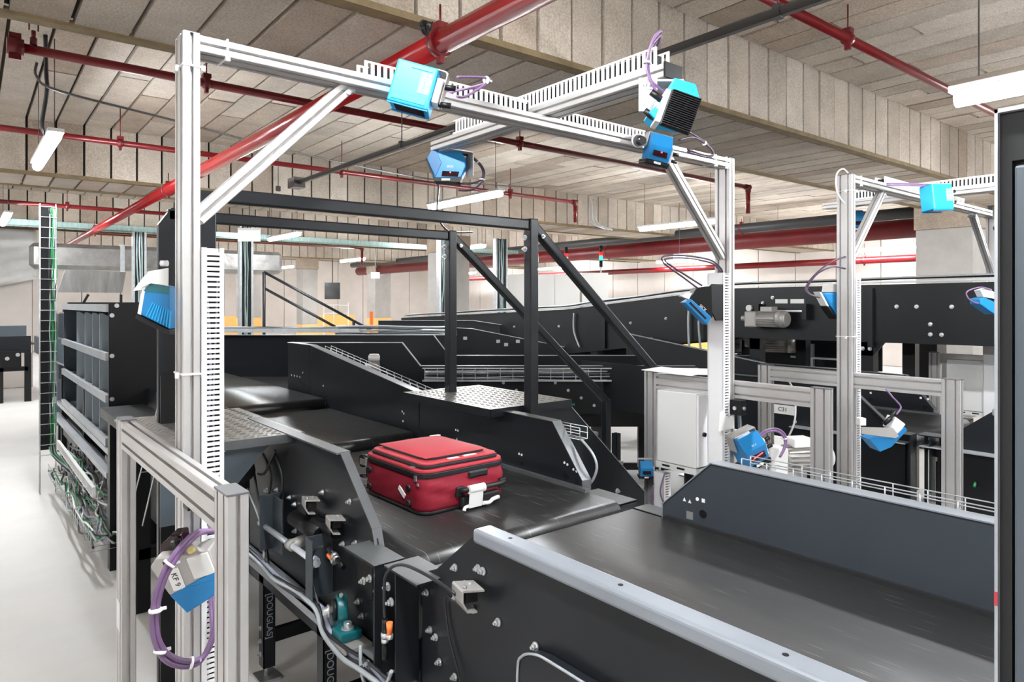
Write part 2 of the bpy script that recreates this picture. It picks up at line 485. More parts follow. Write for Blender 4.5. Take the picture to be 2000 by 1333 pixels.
# concrete columns
def column(x, y, sx, sy, label, yellow=0.0, h=3.3, dark=True):
    t = thing('concrete_column', label, 'column', (x, y, 0))
    obj('shaft', MB().box(x, y, 0, x + sx, y + sy, h - .38 if dark else h), 'concrete', t, bevel=.02)
    if dark: obj('capital', MB().box(x - .02, y - .02, h - .38, x + sx + .02, y + sy + .02, h), 'board_stained', t, bevel=.01)
    if yellow: obj('painted_band', MB().box(x - .006, y - .006, 0, x + sx + .006, y + sy + .006, yellow), 'yellow_wall', t)
column(12.0, 3.62, .85, .8, 'large square concrete column beside the second scanner arch, behind the black conveyor')
column(9.2, 22.6, .55, .55, 'pale concrete column far back just left of the wall screen', 1.0)
column(12.8, 24.2, .7, .7, 'dark ringed concrete column far back right of the wall screen', 1.15)
column(8.1, 25.5, .7, .7, 'distant concrete column behind the green cable riser', 1.2)
column(8.55, 12.9, .7, .7, 'plain concrete column left of the white cabinets', 0)
column(19.0, 5.0, .6, .6, 'narrow concrete pilaster on the far right wall', 0, 3.3, False)

# fluorescent lights on the 4.55 m grid
def make_light(x, y, first=[None]):
    if first[0] is None:
        t = thing('ceiling_lamp', '', 'lamp', (x, y, 3.1))
        obj('housing', MB().box(-.056, -.82, .03, .056, .82, .06), 'white_paint', t, world=False)
        obj('tube', MB().cyl((0, -.8, 0), (0, .8, 0), .042, 14), 'tube', t, world=False)
        for yy in (-.7, .7):
            obj('hanging_rod', MB().cyl((0, yy, .07), (0, yy, .82), .004, 6), 'conduit', t, world=False)
        first[0] = t; return t
    t = copy_tree(first[0]); t.location = (x, y, 3.1); return t
def lower_lamp(t):
    t.location = (4.0, .48, 2.8)
    for c in t.children:
        if c.name.startswith('hanging_rod'): c.scale = (1, 1, 1.36)
light_labels = {
    (0, 1): 'glaring tube lamp hanging at far left beside the big arch post',
    (1, 1): 'tube lamp hanging just above the dark stair handrail',
    (1, 0): 'bright tube lamp at top right above the second scanner arch',
    (2, 1): 'tube lamp just left of the right arch post, before the big red main',
    (1, 2): 'tube lamp next to the green exit sign',
    (2, 2): 'small tube lamp between the two stair handrail posts',
    (3, 1): 'tube lamp between the two scanner arches under the red main',
    (4, 1): 'tube lamp just right of the second arch post before the concrete column',
    (3, 2): 'tube lamp above the white cabinets, behind the signal towers',
    (2, 3): 'tiny tube lamp in the far middle above the wall screen',
    (1, 3): 'distant tube lamp behind the green cable riser',
}
gx = [0.63, 5.2, 9.72, 14.3, 18.1]; gy = [0.95, 7.4, 13.75, 19.9, 25.6]
for i, x in enumerate(gx):
    for j, y in enumerate(gy):
        t = make_light(x, y)
        if (i, j) == (1, 0): lower_lamp(t)
        if (i, j) in light_labels: tag(t, light_labels[(i, j)]); t['group'] = 'fluorescent tube lamps under the ceiling'
        else: tag(t, '%s tube lamp from the camera in the %s lamp row from the left post' % (['nearest', 'second', 'third', 'fourth', 'fifth'][j], ['first', 'second', 'third', 'fourth', 'fifth'][i]), group='fluorescent tube lamps under the ceiling')
for x, y in ((-3.95, 0.95), (-3.95, 7.4), (-3.95, 13.75), (-3.95, -5.4), (0.63, -5.4), (5.2, -5.4), (9.72, -5.4), (14.3, -5.4)):
    t = make_light(x, y); tag(t, 'tube lamp outside the picture, to the left of or behind the camera', group='fluorescent tube lamps under the ceiling')

# ------------------------------------------------------------------ pipes
def clamp(parent, p, r, axis='x', zt=3.9, m='dark_red'):
    x, y, z = p; b = MB(); a = .022
    if axis == 'x': b.cyl((x - a, y, z), (x + a, y, z), r + .012, 14)
    else: b.cyl((x, y - a, z), (x, y + a, z), r + .012, 14)
    b.box(x - .012, y - .02, z - r - .045, x + .012, y + .02, z - r)
    b.cyl((x, y, z + r), (x, y, zt), .006, 6)
    b.box(x - .03, y - .03, z + r + .005, x + .03, y + .03, z + r + .04)
    obj('pipe_clamp', b, m, parent)
def pipe(label, pts, r, clamps=(), m='red_pipe', name='sprinkler_pipe', axis='x', zt=3.9, cat='pipe', heads=(), flare=()):
    t = thing(name, label, cat, pts[0])
    b = MB()
    for i in range(len(pts) - 1): b.cyl(pts[i], pts[i + 1], r, 18)
    obj('pipe_run', b, m, t)
    for p in pts[1:-1]:
        b = MB(); p = Vector(p)
        q = (Vector(pts[0]) - p).normalized()
        b.cyl(p + q * (r * 2.2), p - q * r * 1.2, r * 1.3, 14); b.cyl(p + Vector((0, 0, r)), p - Vector((0, 0, r * 2.4)), r * 1.3, 14)
        obj('elbow', b, 'dark_red', t)
    for c in clamps: clamp(t, c, r, axis, zt)
    for (x, y, z) in heads:
        b = MB().cyl((x, y, z + r), (x, y, z + r + .05), .022, 10).cyl((x, y, z + r + .05), (x, y, z + r + .1), .014, 8)
        b.box(x - .03, y - .004, z + r + .1, x - .022, y + .004, z + r + .16).box(x + .022, y - .004, z + r + .1, x + .03, y + .004, z + r + .16)
        b.cyl((x, y, z + r + .16), (x, y, z + r + .165), .038, 12)
        obj('sprinkler_head', b, 'dark_red', t)
    return t
# big red main running above the first belt towards the back
p = pipe('thick bright red sprinkler main running diagonally over the first scanner arch', [(2.03, -1.5, 3.1), (1.95, 3.0, 3.1), (1.95, 7.4, 3.1), (2.08, 23.0, 3.1)], .062, m='red_main',
         clamps=[(1.95, 2.98, 3.1), (1.97, 8.9, 3.1), (2.02, 14.8, 3.1)], axis='y', zt=3.3)
for c in [c for c in p.children if c.name.startswith('elbow')]: bpy.data.objects.remove(c)
b = MB()
for k in range(14):
    a = k * 2.4; b.tube([(1.95, 3.1, 3.17), (1.95 + .05 * math.cos(a), 3.1 + .04 * math.sin(a), 3.21 + .02 * math.sin(k)), (1.95 + .03 * math.cos(a + 1), 3.1, 3.25)], .005, 5)
obj('wire_tangle', b, 'black_cable', p)
pipe('red sprinkler pipe with capped end at upper left, crossing behind the big arch', [(.36, 5.75, 3.5), (9.3, 5.75, 3.5), (9.3, 5.75, 3.1)], .033,
     clamps=[(1.55, 5.75, 3.5), (4.8, 5.75, 3.5)], heads=[(.42, 5.75, 3.5), (8.9, 5.75, 3.5)], zt=3.908)
p = thing('pipe_coupling', 'dark red grooved end coupling on the upper left sprinkler pipe', 'coupling', (.3, 5.75, 3.5))
obj('coupling_body', MB().cyl((.27, 5.75, 3.5), (.365, 5.75, 3.5), .056, 14).box(.28, 5.73, 3.41, .35, 5.77, 3.59), 'dark_red', p)
pipe('red sprinkler pipe behind the glaring left lamp, ending in an elbow right of the arch', [(-1.5, 8.5, 3.5), (8.35, 8.5, 3.5), (8.35, 8.5, 3.15)], .032,
     clamps=[(1.4, 8.5, 3.5), (4.0, 8.5, 3.5), (6.9, 8.5, 3.5)], heads=[(.05, 8.5, 3.5)], zt=3.908)
pipe('thin red sprinkler pipe crossing above the green cable tray at left', [(-2.5, 14.0, 3.42), (8.9, 14.0, 3.42), (8.9, 14.0, 3.1)], .036, clamps=[(1.5, 14, 3.42), (5, 14, 3.42)], zt=3.908)
pipe('thin red sprinkler pipe behind the exit sign ending in an elbow', [(2.4, 19.0, 3.42), (9.6, 19.0, 3.42), (9.6, 19.0, 2.9)], .038, clamps=[(6, 19, 3.42)], zt=3.908)
pipe('short red pipe with elbow far behind the green cable riser', [(4.5, 25.0, 3.42), (9.1, 25.0, 3.42), (9.1, 25.0, 2.9)], .04, clamps=[(5.5, 25, 3.42)], zt=3.908)
pipe('red sprinkler pipe at upper right near the bright tube lamp', [(1.4, 2.33, 3.66), (13, 2.2, 3.66)], .034, clamps=[(3.3, 2.30, 3.66), (5.0, 2.29, 3.66)], heads=[(4.05, 2.3, 3.66)], zt=3.908)
p = pipe('wide dark red water main running behind the first arch towards the right column', [(13.0, 4.6, 3.06), (13.0, 26.0, 3.06)], .17, clamps=[(13, 6, 3.06), (13, 12, 3.06)], m='dark_red', name='water_main', axis='y', zt=3.4)
pipe('black insulated pipe lying above the wide dark red main', [(12.7, 1.2, 3.30), (12.7, 26.0, 3.30)], .10, m='black_pipe', name='black_pipe', axis='y', clamps=[(12.7, 8, 3.3)], zt=3.5)
pipe('red pipe low along the far right wall behind both scanner arches', [(18.4, 2.5, 2.86), (18.4, 27, 2.86)], .09, name='red_pipe', axis='y', clamps=[(18.4, 8, 2.86)], zt=3.3)
# dark lighting conduit (square bar) crossing diagonally, parallel to the lamps
t = thing('conduit_rail', 'dark grey conduit rail hanging behind the arch and rising to the top edge', 'conduit', (3.18, 0, 3.2))
obj('rail_bar', MB().bar((3.18, -1.0, 3.2), (3.18, 8.0, 3.19), .035, .045), 'conduit_dark', t)
obj('rail_box', MB().box(3.11, 7.9, 3.13, 3.25, 8.1, 3.25), 'conduit', t)
for y in (1.8, 5.5, 8.6):
    obj('hanging_rod', MB().cyl((3.18, y, 3.22), (3.18, y, 3.90 if y > 4.6 or y < 3 else 3.26), .005, 6).box(3.155, y - .02, 3.17, 3.205, y + .02, 3.235), 'conduit_dark', t)
# loose cables under the ceiling
def cable(label, pts, r, m='black_cable', name='cable', cat='cable', group=None, n=7):
    o = obj(name, MB().tube(pts, r, n), m); tag(o, label, cat, group); return o
cable('thick black cable dropping from the ceiling above the left lamp', [(.56, 6.6, 3.9), (.57, 6.65, 3.6), (.57, 6.6, 3.45), (.55, 6.75, 3.2), (.60, 6.9, 3.14)], .016)
cable('thin grey cable hooked under the upper left pipe and running right', [(.45, 5.9, 3.46), (.45, 5.9, 3.36), (.6, 6.0, 3.31), (1.4, 6.4, 3.33), (3.0, 7.4, 3.42), (5.2, 8.2, 3.5), (7.5, 8.3, 3.62)], .010, 'conduit')
cable('thin black cable hanging in a hook behind the middle of the arch', [(4.1, 6.3, 3.35), (4.1, 6.3, 3.0), (4.12, 6.35, 2.72), (4.3, 6.4, 2.56), (4.7, 6.5, 2.58)], .010)
for (x, y, z) in ((.45, 8.2, 3.15), (1.9, 6.2, 3.25)):
    pass
t = thing('wall_conduits', 'three grey conduits curving down the beam face between the two arches', 'conduit', (7.8, 9.6, 3.5))
for k in range(3):
    obj('conduit_pipe', MB().tube([(9.9 + k * .1, 9.68, 3.85), (9.9 + k * .1, 9.68, 3.55), (9.95 + k * .1, 9.66, 3.36), (10.2 + k * .1, 9.5, 3.24)], .02, 8), 'galv', t)
for k, (x, y) in enumerate(((2.9, 6.0), (8.5, 7.2))):
    t = thing('smoke_detector', ['white smoke detector on the ceiling behind the left arch brace', 'white smoke detector on the ceiling right of the hanging black hook cable'][k], 'detector', (x, y, 3.9))
    obj('detector_body', MB().cyl((x, y, 3.915), (x, y, 3.88), .055, 16).cyl((x, y, 3.88), (x, y, 3.85), .04, 16, .03), 'white_plastic', t)

# green cable tray and green risers
def tray(label, pts, wd=.2, m='column_green', nrung=.12, name='cable_tray', rail=.012, zt=0.05, kind=None, cables=None, drop=0):
    """mesh cable tray: two side rails, cross wires, cable bundle"""
    t = thing(name, label, 'cable tray', pts[0])
    P = [Vector(p) for p in pts]
    for s in (-1, 1):
        b = MB()
        for i in range(len(P) - 1):
            d = (P[i + 1] - P[i]).normalized(); sd = d.cross(Vector((0, 0, 1)))
            sd = sd.normalized() if sd.length > .1 else Vector((1, 0, 0))
            b.bar(P[i] + sd * wd / 2 * s, P[i + 1] + sd * wd / 2 * s, rail, zt)
        obj('side_rail', b, m, t)
    b = MB()
    for i in range(len(P) - 1):
        d = P[i + 1] - P[i]; L = d.length; d /= L; sd = d.cross(Vector((0, 0, 1)))
        sd = sd.normalized() if sd.length > .1 else Vector((1, 0, 0))
        k = max(2, int(L / nrung))
        for j in range(k + 1):
            c = P[i] + d * (L * j / k)
            b.bar(c - sd * wd / 2, c + sd * wd / 2, .006, .006)
    o = obj('cross_wires', b, 'galv', t); o['kind'] = 'stuff'
    if cables:
        for k, cm in enumerate(cables):
            q = []
            for i, p in enumerate(P):
                d = (P[min(i + 1, len(P) - 1)] - P[max(i - 1, 0)]).normalized(); sd = d.cross(Vector((0, 0, 1)))
                sd = sd.normalized() if sd.length > .1 else Vector((1, 0, 0))
                q.append(p + sd * (wd * .35 * (2 * (k + .5) / len(cables) - 1)) + Vector((0, 0, .02 + .006 * (k % 3))))
            qq = []
            for i in range(len(q) - 1):
                for j in range(6):
                    qq.append(q[i].lerp(q[i + 1], j / 6) + Vector((random.uniform(-.004, .004), random.uniform(-.004, .004), random.uniform(-.003, .008))))
            qq.append(q[-1])
            obj('tray_cable', MB().tube(qq, .008 + .003 * (k % 2), 6), cm, t)
    return t
tray('dark green wire cable tray hanging below the ceiling at far left', [(-2.5, 15.2, 3.2), (6.0, 15.2, 3.2), (12.5, 15.2, 3.2)], .3, 'column_green', .25, zt=.1, cables=['black_cable', 'column_green', 'black_cable'])
for (x, y, hw, label) in ((3.97, 12.3, .10, 'green grey galvanised cable riser behind the exit sign'), (7.20, 10.9, .10, 'green cable riser seen between the two stair handrail posts'),
                          (2.72, 14.6, .10, 'tall green cable riser left of the big arch post'), (8.9, 11.3, .14, 'grey blue riser column left of the white cabinets')):
    t = thing('cable_riser', label, 'cable riser', (x, y, 1.3))
    for s in (-1, 1): obj('side_channel', MB().box(x + s * hw - .02, y - .05, 0, x + s * hw + .02, y + .05, 3.1), 'galv', t)
    b = MB()
    for k in range(5):
        xx = x - hw * .7 + hw * 1.4 * k / 4
        obj('riser_cable', MB().tube([(xx + random.uniform(-.02, .02), y - .03, 1.0 + z * .35) for z in range(7)], .014, 6), ['black_cable', 'column_green', 'silver_cable', 'column_green', 'black_cable'][k], t)
    obj('back_plate', MB().box(x - hw, y + .02, 0, x + hw, y + .04, 3.1), 'slate', t)

# exit signs, cabinets, screen, far bits
t = thing('exit_sign', 'green lit exit sign hanging above the cable riser, left of the tube lamp', 'sign', (3.505, 10.691, 2.80))
ex = Matrix.Translation((3.505, 10.691, 2.80)) @ Matrix.Rotation(R(-39.2), 4, 'Z')
obj('lit_face', MB().box(-.16, -.03, -.10, .16, .03, .06).xf(ex), 'exit_green', t)
obj('sign_frame', MB().box(-.165, -.035, .06, .165, .035, .10).xf(ex), 'white_paint', t)
obj('pictogram', MB().box(-.12, -.034, -.07, -.02, -.031, .04).box(.05, -.034, -.07, .12, -.031, .04).xf(ex), 'exit_white', t)
obj('hanging_rod', MB().cyl((3.505, 10.69, 2.92), (3.505, 10.69, 3.27), .006, 6), 'conduit', t)
t = thing('exit_sign', 'tiny lit exit sign far back above the ringed column', 'sign', (10.5, 19.85, 2.64))
obj('lit_face', MB().box(-.13, -.03, -.09, .13, .03, .09).xf(Matrix.Translation((10.5, 19.85, 2.64)) @ Matrix.Rotation(R(-39.2), 4, 'Z')), 'exit_white', t)
obj('hanging_rod', MB().cyl((10.5, 19.85, 2.73), (10.5, 19.85, 3.9), .012, 6), 'conduit', t)
t = thing('exit_sign', 'small lit exit sign hanging left of the right arch post', 'sign', (12.2, 9.2, 2.95))
obj('lit_face', MB().box(-.13, -.03, -.09, .13, .03, .09).xf(Matrix.Translation((12.2, 9.2, 2.72)) @ Matrix.Rotation(R(-39.2), 4, 'Z')), 'exit_white', t)
obj('hanging_rod', MB().cyl((12.2, 9.2, 2.81), (12.2, 9.2, 3.93), .006, 6), 'conduit', t)
t = thing('wall_screen', 'black flat screen hanging far back in the middle', 'screen', (10.28, 22.6, 2.17))
sm = Matrix.Translation((10.28, 22.6, 2.17)) @ Matrix.Rotation(R(-39.2), 4, 'Z')
obj('screen_panel', MB().box(-.27, -.03, -.29, .27, .03, .29).xf(sm), 'mirror_dark', t, bevel=.01)
obj('hanging_rod', MB().cyl((10.28, 22.6, 2.4), (10.28, 22.6, 3.3), .02, 8), 'conduit', t)
def cabinet(p, wd, h, n, label):
    t = thing('control_cabinet', label, 'cabinet', p, (0, 0, R(-39.2)), 'white control cabinets in the background')
    obj('cabinet_body', MB().box(0, .02, .1, wd, .5, h), 'white_paint', t, world=False, bevel=.006)
    obj('plinth', MB().box(0, .04, 0, wd, .5, .1), 'steel_dark', t, world=False)
    for k in range(n):
        d = obj('cabinet_door', MB().box(wd * k / n + .006, 0, .12, wd * (k + 1) / n - .006, .02, h - .02), 'white_paint', t, world=False)
        obj('handle', MB().box(wd * (k + 1) / n - .09, -.02, h * .5, wd * (k + 1) / n - .06, 0, h * .5 + .16), 'black_plastic', d, world=False)
    return t
cabinet((10.0, 12.52, 0), 1.75, 2.42, 3, 'wide white control cabinet with three doors behind the dark stair handrail')
cabinet((11.40, 11.38, 0), .62, 2.46, 1, 'narrow greyer control cabinet at the right end of the white row')
for k, (X, Y, Z, lab) in enumerate(((10.62, 12.1, 2.46, 'signal tower with red and green lamps at the left of the three'), (11.15, 11.65, 2.5, 'signal tower half hidden behind the stair handrail'), (11.8, 11.15, 2.5, 'tallest signal tower with red and green lamps right of the handrail'))):
    t = thing('signal_tower', lab, 'signal tower', (X, Y, Z))
    h0 = Z - [0.02, 0.055, 0.02][k]
    obj('stem', MB().cyl((X, Y, h0 - .02), (X, Y, h0 + .16), .02, 10), 'bolt', t)
    obj('black_base', MB().cyl((X, Y, h0 + .12), (X, Y, h0 + .27), .04, 12), 'black_plastic', t)
    obj('green_lamp', MB().cyl((X, Y, h0 + .27), (X, Y, h0 + .38), .045, 12), 'green_lamp', t)
    obj('red_lamp', MB().cyl((X, Y, h0 + .38), (X, Y, h0 + .47), .045, 12), 'red_lamp', t)
    obj('top_cap', MB().cyl((X, Y, h0 + .47), (X, Y, h0 + .62), .04, 12), 'black_plastic', t)
# foil duct and tilted grey deck at far left
t = thing('ventilation_duct', 'crinkled silver foil duct hanging at far left above the tilted grey deck', 'duct', (1.6, 16.5, 2.6))
obj('duct_body', MB().box(-1.8, -.35, -.24, 2.9, .35, .26, .08).xf(Matrix.Translation((2.9, 15.9, 2.64)) @ Matrix.Rotation(R(-6), 4, 'Z')), 'foil', t)
for k in range(4):
    obj('duct_band', MB().box(-1.5 + 1.2 * k, -.37, -.26, -1.42 + 1.2 * k, .37, .28).xf(Matrix.Translation((2.9, 15.9, 2.64)) @ Matrix.Rotation(R(-6), 4, 'Z')), 'galv', t)
t = thing('tilted_deck', 'tilted worn grey deck panel of a raised conveyor at far left', 'panel', (1.8, 14.0, 1.95))
obj('deck_plate', MB().prism([(1.35, 1.93), (2.32, 1.93), (2.38, 2.3), (1.46, 2.32)], 'y', 13.9, 13.96), 'dull_grey', t)
obj('deck_underframe', MB().box(1.5, 13.85, 1.70, 2.6, 14.0, 1.76).bar((1.45, 13.9, 1.2), (1.8, 13.9, 1.9), .04, .04).bar((2.3, 13.9, 1.2), (2.3, 13.9, 1.9), .04, .04).box(1.42, 13.8, 0, 1.5, 13.9, 1.7).box(2.25, 13.8, 0, 2.33, 13.9, 1.7), 'steel_dark', t)
# stairs and rails far back
t = thing('far_stair', 'dark handrail of a far staircase right of the green riser', 'handrail', (4.6, 14, 1.2))
b = MB()
for dz in (0, .35):
    b.cyl((5.2, 14.9, 2.42 - dz), (7.0, 13.4, 1.15 - dz), .03, 8)
obj('rail', b, 'steel_dark', t)
obj('rail_post', MB().cyl((6.7, 13.65, 0), (6.7, 13.65, 1.35), .035, 8), 'steel_dark', t)
obj('rail_post', MB().cyl((5.2, 14.9, 0), (5.2, 14.9, 2.42), .035, 8), 'steel_dark', t)
t = thing('goal_post_frame', 'thin white tubular frame standing below the wall screen', 'frame', (8.3, 18.5, 0))
obj('tube_frame', MB().tube([(8.2, 18.6, 0), (8.2, 18.6, 1.62), (8.25, 18.58, 1.68), (8.7, 18.2, 1.68), (8.75, 18.17, 1.62), (8.75, 18.17, 0)], .015, 6).tube([(8.2, 18.6, 1.45), (8.75, 18.17, 1.45)], .012, 6).tube([(8.42, 18.42, 1.68), (8.42, 18.42, .9)], .01, 6), 'white_plastic', t)
t = thing('orange_bollard', 'slim orange post beside the white tubular frame', 'post', (9.4, 18.0, 0))
obj('post_body', MB().cyl((9.4, 18, 0), (9.4, 18, 1.5), .06, 10), 'orange', t)
t = thing('hazard_post', 'black and yellow striped post below the inclined black conveyor', 'post', (9.6, 6.05, 0))
obj('post_body', MB().box(9.6, 6.0, 0, 9.72, 6.12, 1.3), 'black_yellow', t)
for k in range(6): obj('black_stripe', MB().prism([(9.595, .1 + .2 * k), (9.725, .2 + .2 * k), (9.725, .3 + .2 * k), (9.595, .2 + .2 * k)], 'y', 5.996, 6.124), 'ink', t)

# ================================================================== SCANNER ARCHES
def slotted_duct(name, x0, y0, z0, x1, y1, z1, axis, parent, lid=None, pitch=.0145, gap=.0055):
    """white slotted wiring duct; axis = run direction; fingers on two long sides"""
    if axis != 'z': pitch, gap = .024, .0115
    d = obj(name, MB().box(x0 + .004, y0 + .004, z0, x1 - .004, y1 - .004, z0 + .006) if axis != 'z' else MB().box(x0 + .012, y0 + .02, z0, x1, y1, z1), 'white_plastic', parent)
    b = MB(); t = .003
    if axis == 'z':
        # base and lid on the two x sides, fingers on the y sides
        b.box(x0, y0, z0, x0 + .010, y1, z1).box(x1 - .010, y0, z0, x1, y1, z1)
        z = z0 + .01
        while z < z1 - .02:
            for (ya, yb) in ((y0, y0 + t), (y1 - t, y1)):
                b.box(x0, ya, z + gap, x1, yb, z + pitch)
            z += pitch
        # small cross webs seen through the slots
    else:
        a0, a1 = (x0, x1) if axis == 'x' else (y0, y1)
        a = a0
        while a < a1 - .01:
            q = min(a + pitch - gap, a1)
            if axis == 'x':
                for (ya, yb) in ((y0, y0 + t), (y1 - t, y1)): b.box(a, ya, z0, q, yb, z1)
            else:
                for (xa, xb) in ((x0, x0 + t), (x1 - t, x1)): b.box(xa, a, z0, xb, q, z1)
            a += pitch
        if axis == 'x':
            for (ya, yb) in ((y0 - .001, y0 + t + .001), (y1 - t - .001, y1 + .001)): b.box(x0, ya, z0, x1, yb, z0 + .010).box(x0, ya, z1 - .006, x1, yb, z1)
        else:
            for (xa, xb) in ((x0 - .001, x0 + t + .001), (x1 - t - .001, x1 + .001)): b.box(xa, y0, z0, xb, y1, z0 + .010).box(xa, y0, z1 - .006, xb, y1, z1)
    if axis == 'z':
        for (ya, yb) in ((y0 - .0015, y0), (y1, y1 + .0015)): b.box(x0, ya, z0, x0 + .014, yb, z1).box(x1 - .011, ya, z0, x1, yb, z1)
    elif axis == 'x': obj('duct_dark_core', MB().box(x0 + .03, y0 + .006, z0 + .008, x1 - .004, y1 - .006, z1 - .012), 'black_plastic', d)  # black filler box puts the duct's inner shade behind the slots
    else: obj('duct_dark_core', MB().box(x0 + .006, y0 + .03, z0 + .008, x1 - .006, y1 - .004, z1 - .012), 'black_plastic', d)
    s = obj('slotted_side', b, 'white_plastic', d); s['kind'] = 'stuff'
    return d

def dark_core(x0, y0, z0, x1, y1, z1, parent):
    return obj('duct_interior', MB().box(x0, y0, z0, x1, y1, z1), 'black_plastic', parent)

def arch(ox, oy, label, full=True):
    t = thing('scanner_arch', label, 'scanner arch', (ox + .5, oy + 2.07, 0), group='aluminium scanner arches')
    X0, X1, Y0, Y1, ZT = ox + .485, ox + 3.148, oy + 2.024, oy + 2.114, 2.50
    ym = (Y0 + Y1) / 2
    for k, xa in enumerate((X0, X1 - .045)):
        p = obj('post', MB().profile((xa + .0225, ym, 0), (xa + .0225, ym, ZT), .09, .045, up=(1, 0, 0)), 'alu', t)
        obj('end_cap', MB().box(xa + .002, Y0 + .002, ZT, xa + .043, Y1 - .002, ZT + .003), 'alu_cap', p)
        obj('foot_plate', MB().box(xa - .06, Y0 - .06, 0, xa + .105, Y1 + .06, .012), 'galv', p)
    obj('crossbeam', MB().profile((X0 + .045, ym, ZT - .0245), (X1 - .045, ym, ZT - .0245), .09, .045), 'alu', t)
    # diagonal braces, mitred against post and beam
    for sx in (0, 1):
        if sx == 0: a, b = (X0 + .045, ym, 1.99), (X0 + .045 + .455, ym, ZT - .05)
        else: a, b = (X1 - .045, ym, 1.99), (X1 - .045 - .47, ym, ZT - .05)
        br = obj('corner_brace', MB().profile(a, b, .045, .045), 'alu', t)
        obj('brace_bracket', MB().box(b[0] - .03, ym - .012, b[2] - .012, b[0] + .03, ym + .012, b[2] + .008).cyl((b[0], ym - .03, b[2] - .02), (b[0], ym + .03, b[2] - .02), .008, 8), 'galv', br)
    # zip ties
    for (x, z) in ((X0, 2.405), (X0, 1.55)):
        o = obj('cable_tie', MB().box(x - .003, Y0 - .003, z, x + .048, Y1 + .003, z + .005).box(x + .046, Y0 - .008, z - .008, x + .056, Y0 + .004, z + .006).box(x - .012, Y0 + .03, z - .01, x - .001, Y0 + .04, z + .006), 'white_plastic', t)
    for x in (X0 + .115, X1 - .17, X1 - .075):
        obj('cable_tie', MB().box(x, Y0 - .003, ZT - .05, x + .005, Y1 + .003, ZT + .003).box(x - .004, Y0 - .008, ZT - .06, x + .008, Y0 + .004, ZT - .048), 'white_plastic', t)
    # cross bar carrying the overhead scanners
    cb = thing('scanner_crossbar', 'aluminium crossbar lying on the ' + ('big left' if full else 'right') + ' scanner arch, carrying overhead scanners', 'crossbar', (ox + 1.86, oy + 1.43, ZT), group='aluminium crossbars on the arches')
    obj('bar', MB().profile((ox + 1.86, oy + 1.43, ZT + .0225), (ox + 1.86, oy + 2.86, ZT + .0225), .09, .045), 'alu', cb)
    obj('end_cap', MB().box(ox + 1.814, oy + 1.424, ZT - .002, ox + 1.906, oy + 1.432, ZT + .048), 'black_plastic', cb)
    # ducts on the beam and on the crossbar
    d = thing('wiring_duct', 'white slotted wiring duct along the top of the ' + ('big left' if full else 'right') + ' arch beam', 'wiring duct', (ox + 1.05, Y1, ZT), group='white slotted ducts on the arches')
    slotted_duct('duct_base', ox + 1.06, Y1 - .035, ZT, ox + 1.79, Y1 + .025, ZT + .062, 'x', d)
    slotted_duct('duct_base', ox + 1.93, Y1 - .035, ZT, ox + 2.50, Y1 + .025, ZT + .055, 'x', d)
    d = thing('wiring_duct', 'white slotted wiring duct on the crossbar of the ' + ('big left' if full else 'right') + ' arch', 'wiring duct', (ox + 1.86, oy + 1.5, ZT + .045), group='white slotted ducts on the arches')
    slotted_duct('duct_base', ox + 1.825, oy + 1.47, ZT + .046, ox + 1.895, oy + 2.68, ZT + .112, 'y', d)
    for k, (xa, xb) in enumerate(((X0 + .047, X0 + .107), (X1 - .107, X1 - .047))):
        lab = ('white slotted duct running down the ' + ('left' if k == 0 else 'right') + ' post of the ' + ('big left arch' if full else 'right arch'))
        d = thing('wiring_duct', lab, 'wiring duct', (xa, Y0, 0), group='white slotted ducts on the arches')
        slotted_duct('duct_base', xa, Y0 - .002, .1, xb, Y1, 1.905, 'z', d)
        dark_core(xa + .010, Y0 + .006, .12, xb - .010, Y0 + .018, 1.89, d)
        b = MB(); rr = random.Random(5 + k)
        z = .13
        while z < 1.86:   # wires glimpsed behind the slots
            z += .0165 * 1.0
        obj('wire_bundle', MB().tube([(xa + .018 + .008 * math.sin(z * 9), Y0 + .008, z) for z in [.12 + .1 * i for i in range(18)]], .005, 5).tube([(xa + .040 + .006 * math.sin(z * 7 + 1), Y0 + .008, z) for z in [.12 + .1 * i for i in range(18)]], .004, 5), 'grey_cable', d)
    return t
arch(0, 0, 'big aluminium scanner arch over the belt with the red suitcase')
arch(3.55, -.2, 'aluminium scanner arch over the second belt line at right', False)

# ------------------------------------------------------------------ low guard frames
def guard(x, y0, y1, zt, label, mid=False, nearcap=True):
    """frame standing along y: two 45x90 posts, a 90 mm high top beam"""
    t = thing('guard_frame', label, 'guard frame', (x + .0225, (y0 + y1) / 2, 0), group='low aluminium guard frames')
    for yy in (y0 + .045, y1 - .045):
        p = obj('post', MB().profile((x + .0225, yy, 0), (x + .0225, yy, zt), .09, .045, up=(1, 0, 0)), 'alu', t)
        obj('end_cap', MB().box(x - .001, yy - .046, zt, x + .046, yy + .046, zt + .005), 'alu_cap', p, bevel=.001)
        obj('foot_plate', MB().box(x - .03, yy - .08, 0, x + .075, yy + .08, .012), 'galv', p)
    obj('top_beam', MB().profile((x + .0225, y0 + .09, zt - .048), (x + .0225, y1 - .09, zt - .048), .045, .09), 'alu', t)
    obj('low_beam', MB().profile((x + .0225, y0 + .09, .18), (x + .0225, y1 - .09, .18), .045, .09), 'alu', t)
    return t
g = guard(.438, 1.475, 2.73, 1.345, 'low aluminium guard frame in front at left, crossing the big arch post')
obj('tape_patch', MB().box(.4365, 2.66, .62, .4378, 2.72, .72), 'white_plastic', g)
guard(3.15, 1.53, 2.63, 1.345, 'aluminium guard frame at the right arch post with the white switch box')
guard(4.06, 1.28, 2.44, 1.345, 'aluminium guard frame of the second belt line at right')
guard(6.70, 1.60, 2.36, 1.31, 'farthest aluminium guard frame at the right edge')
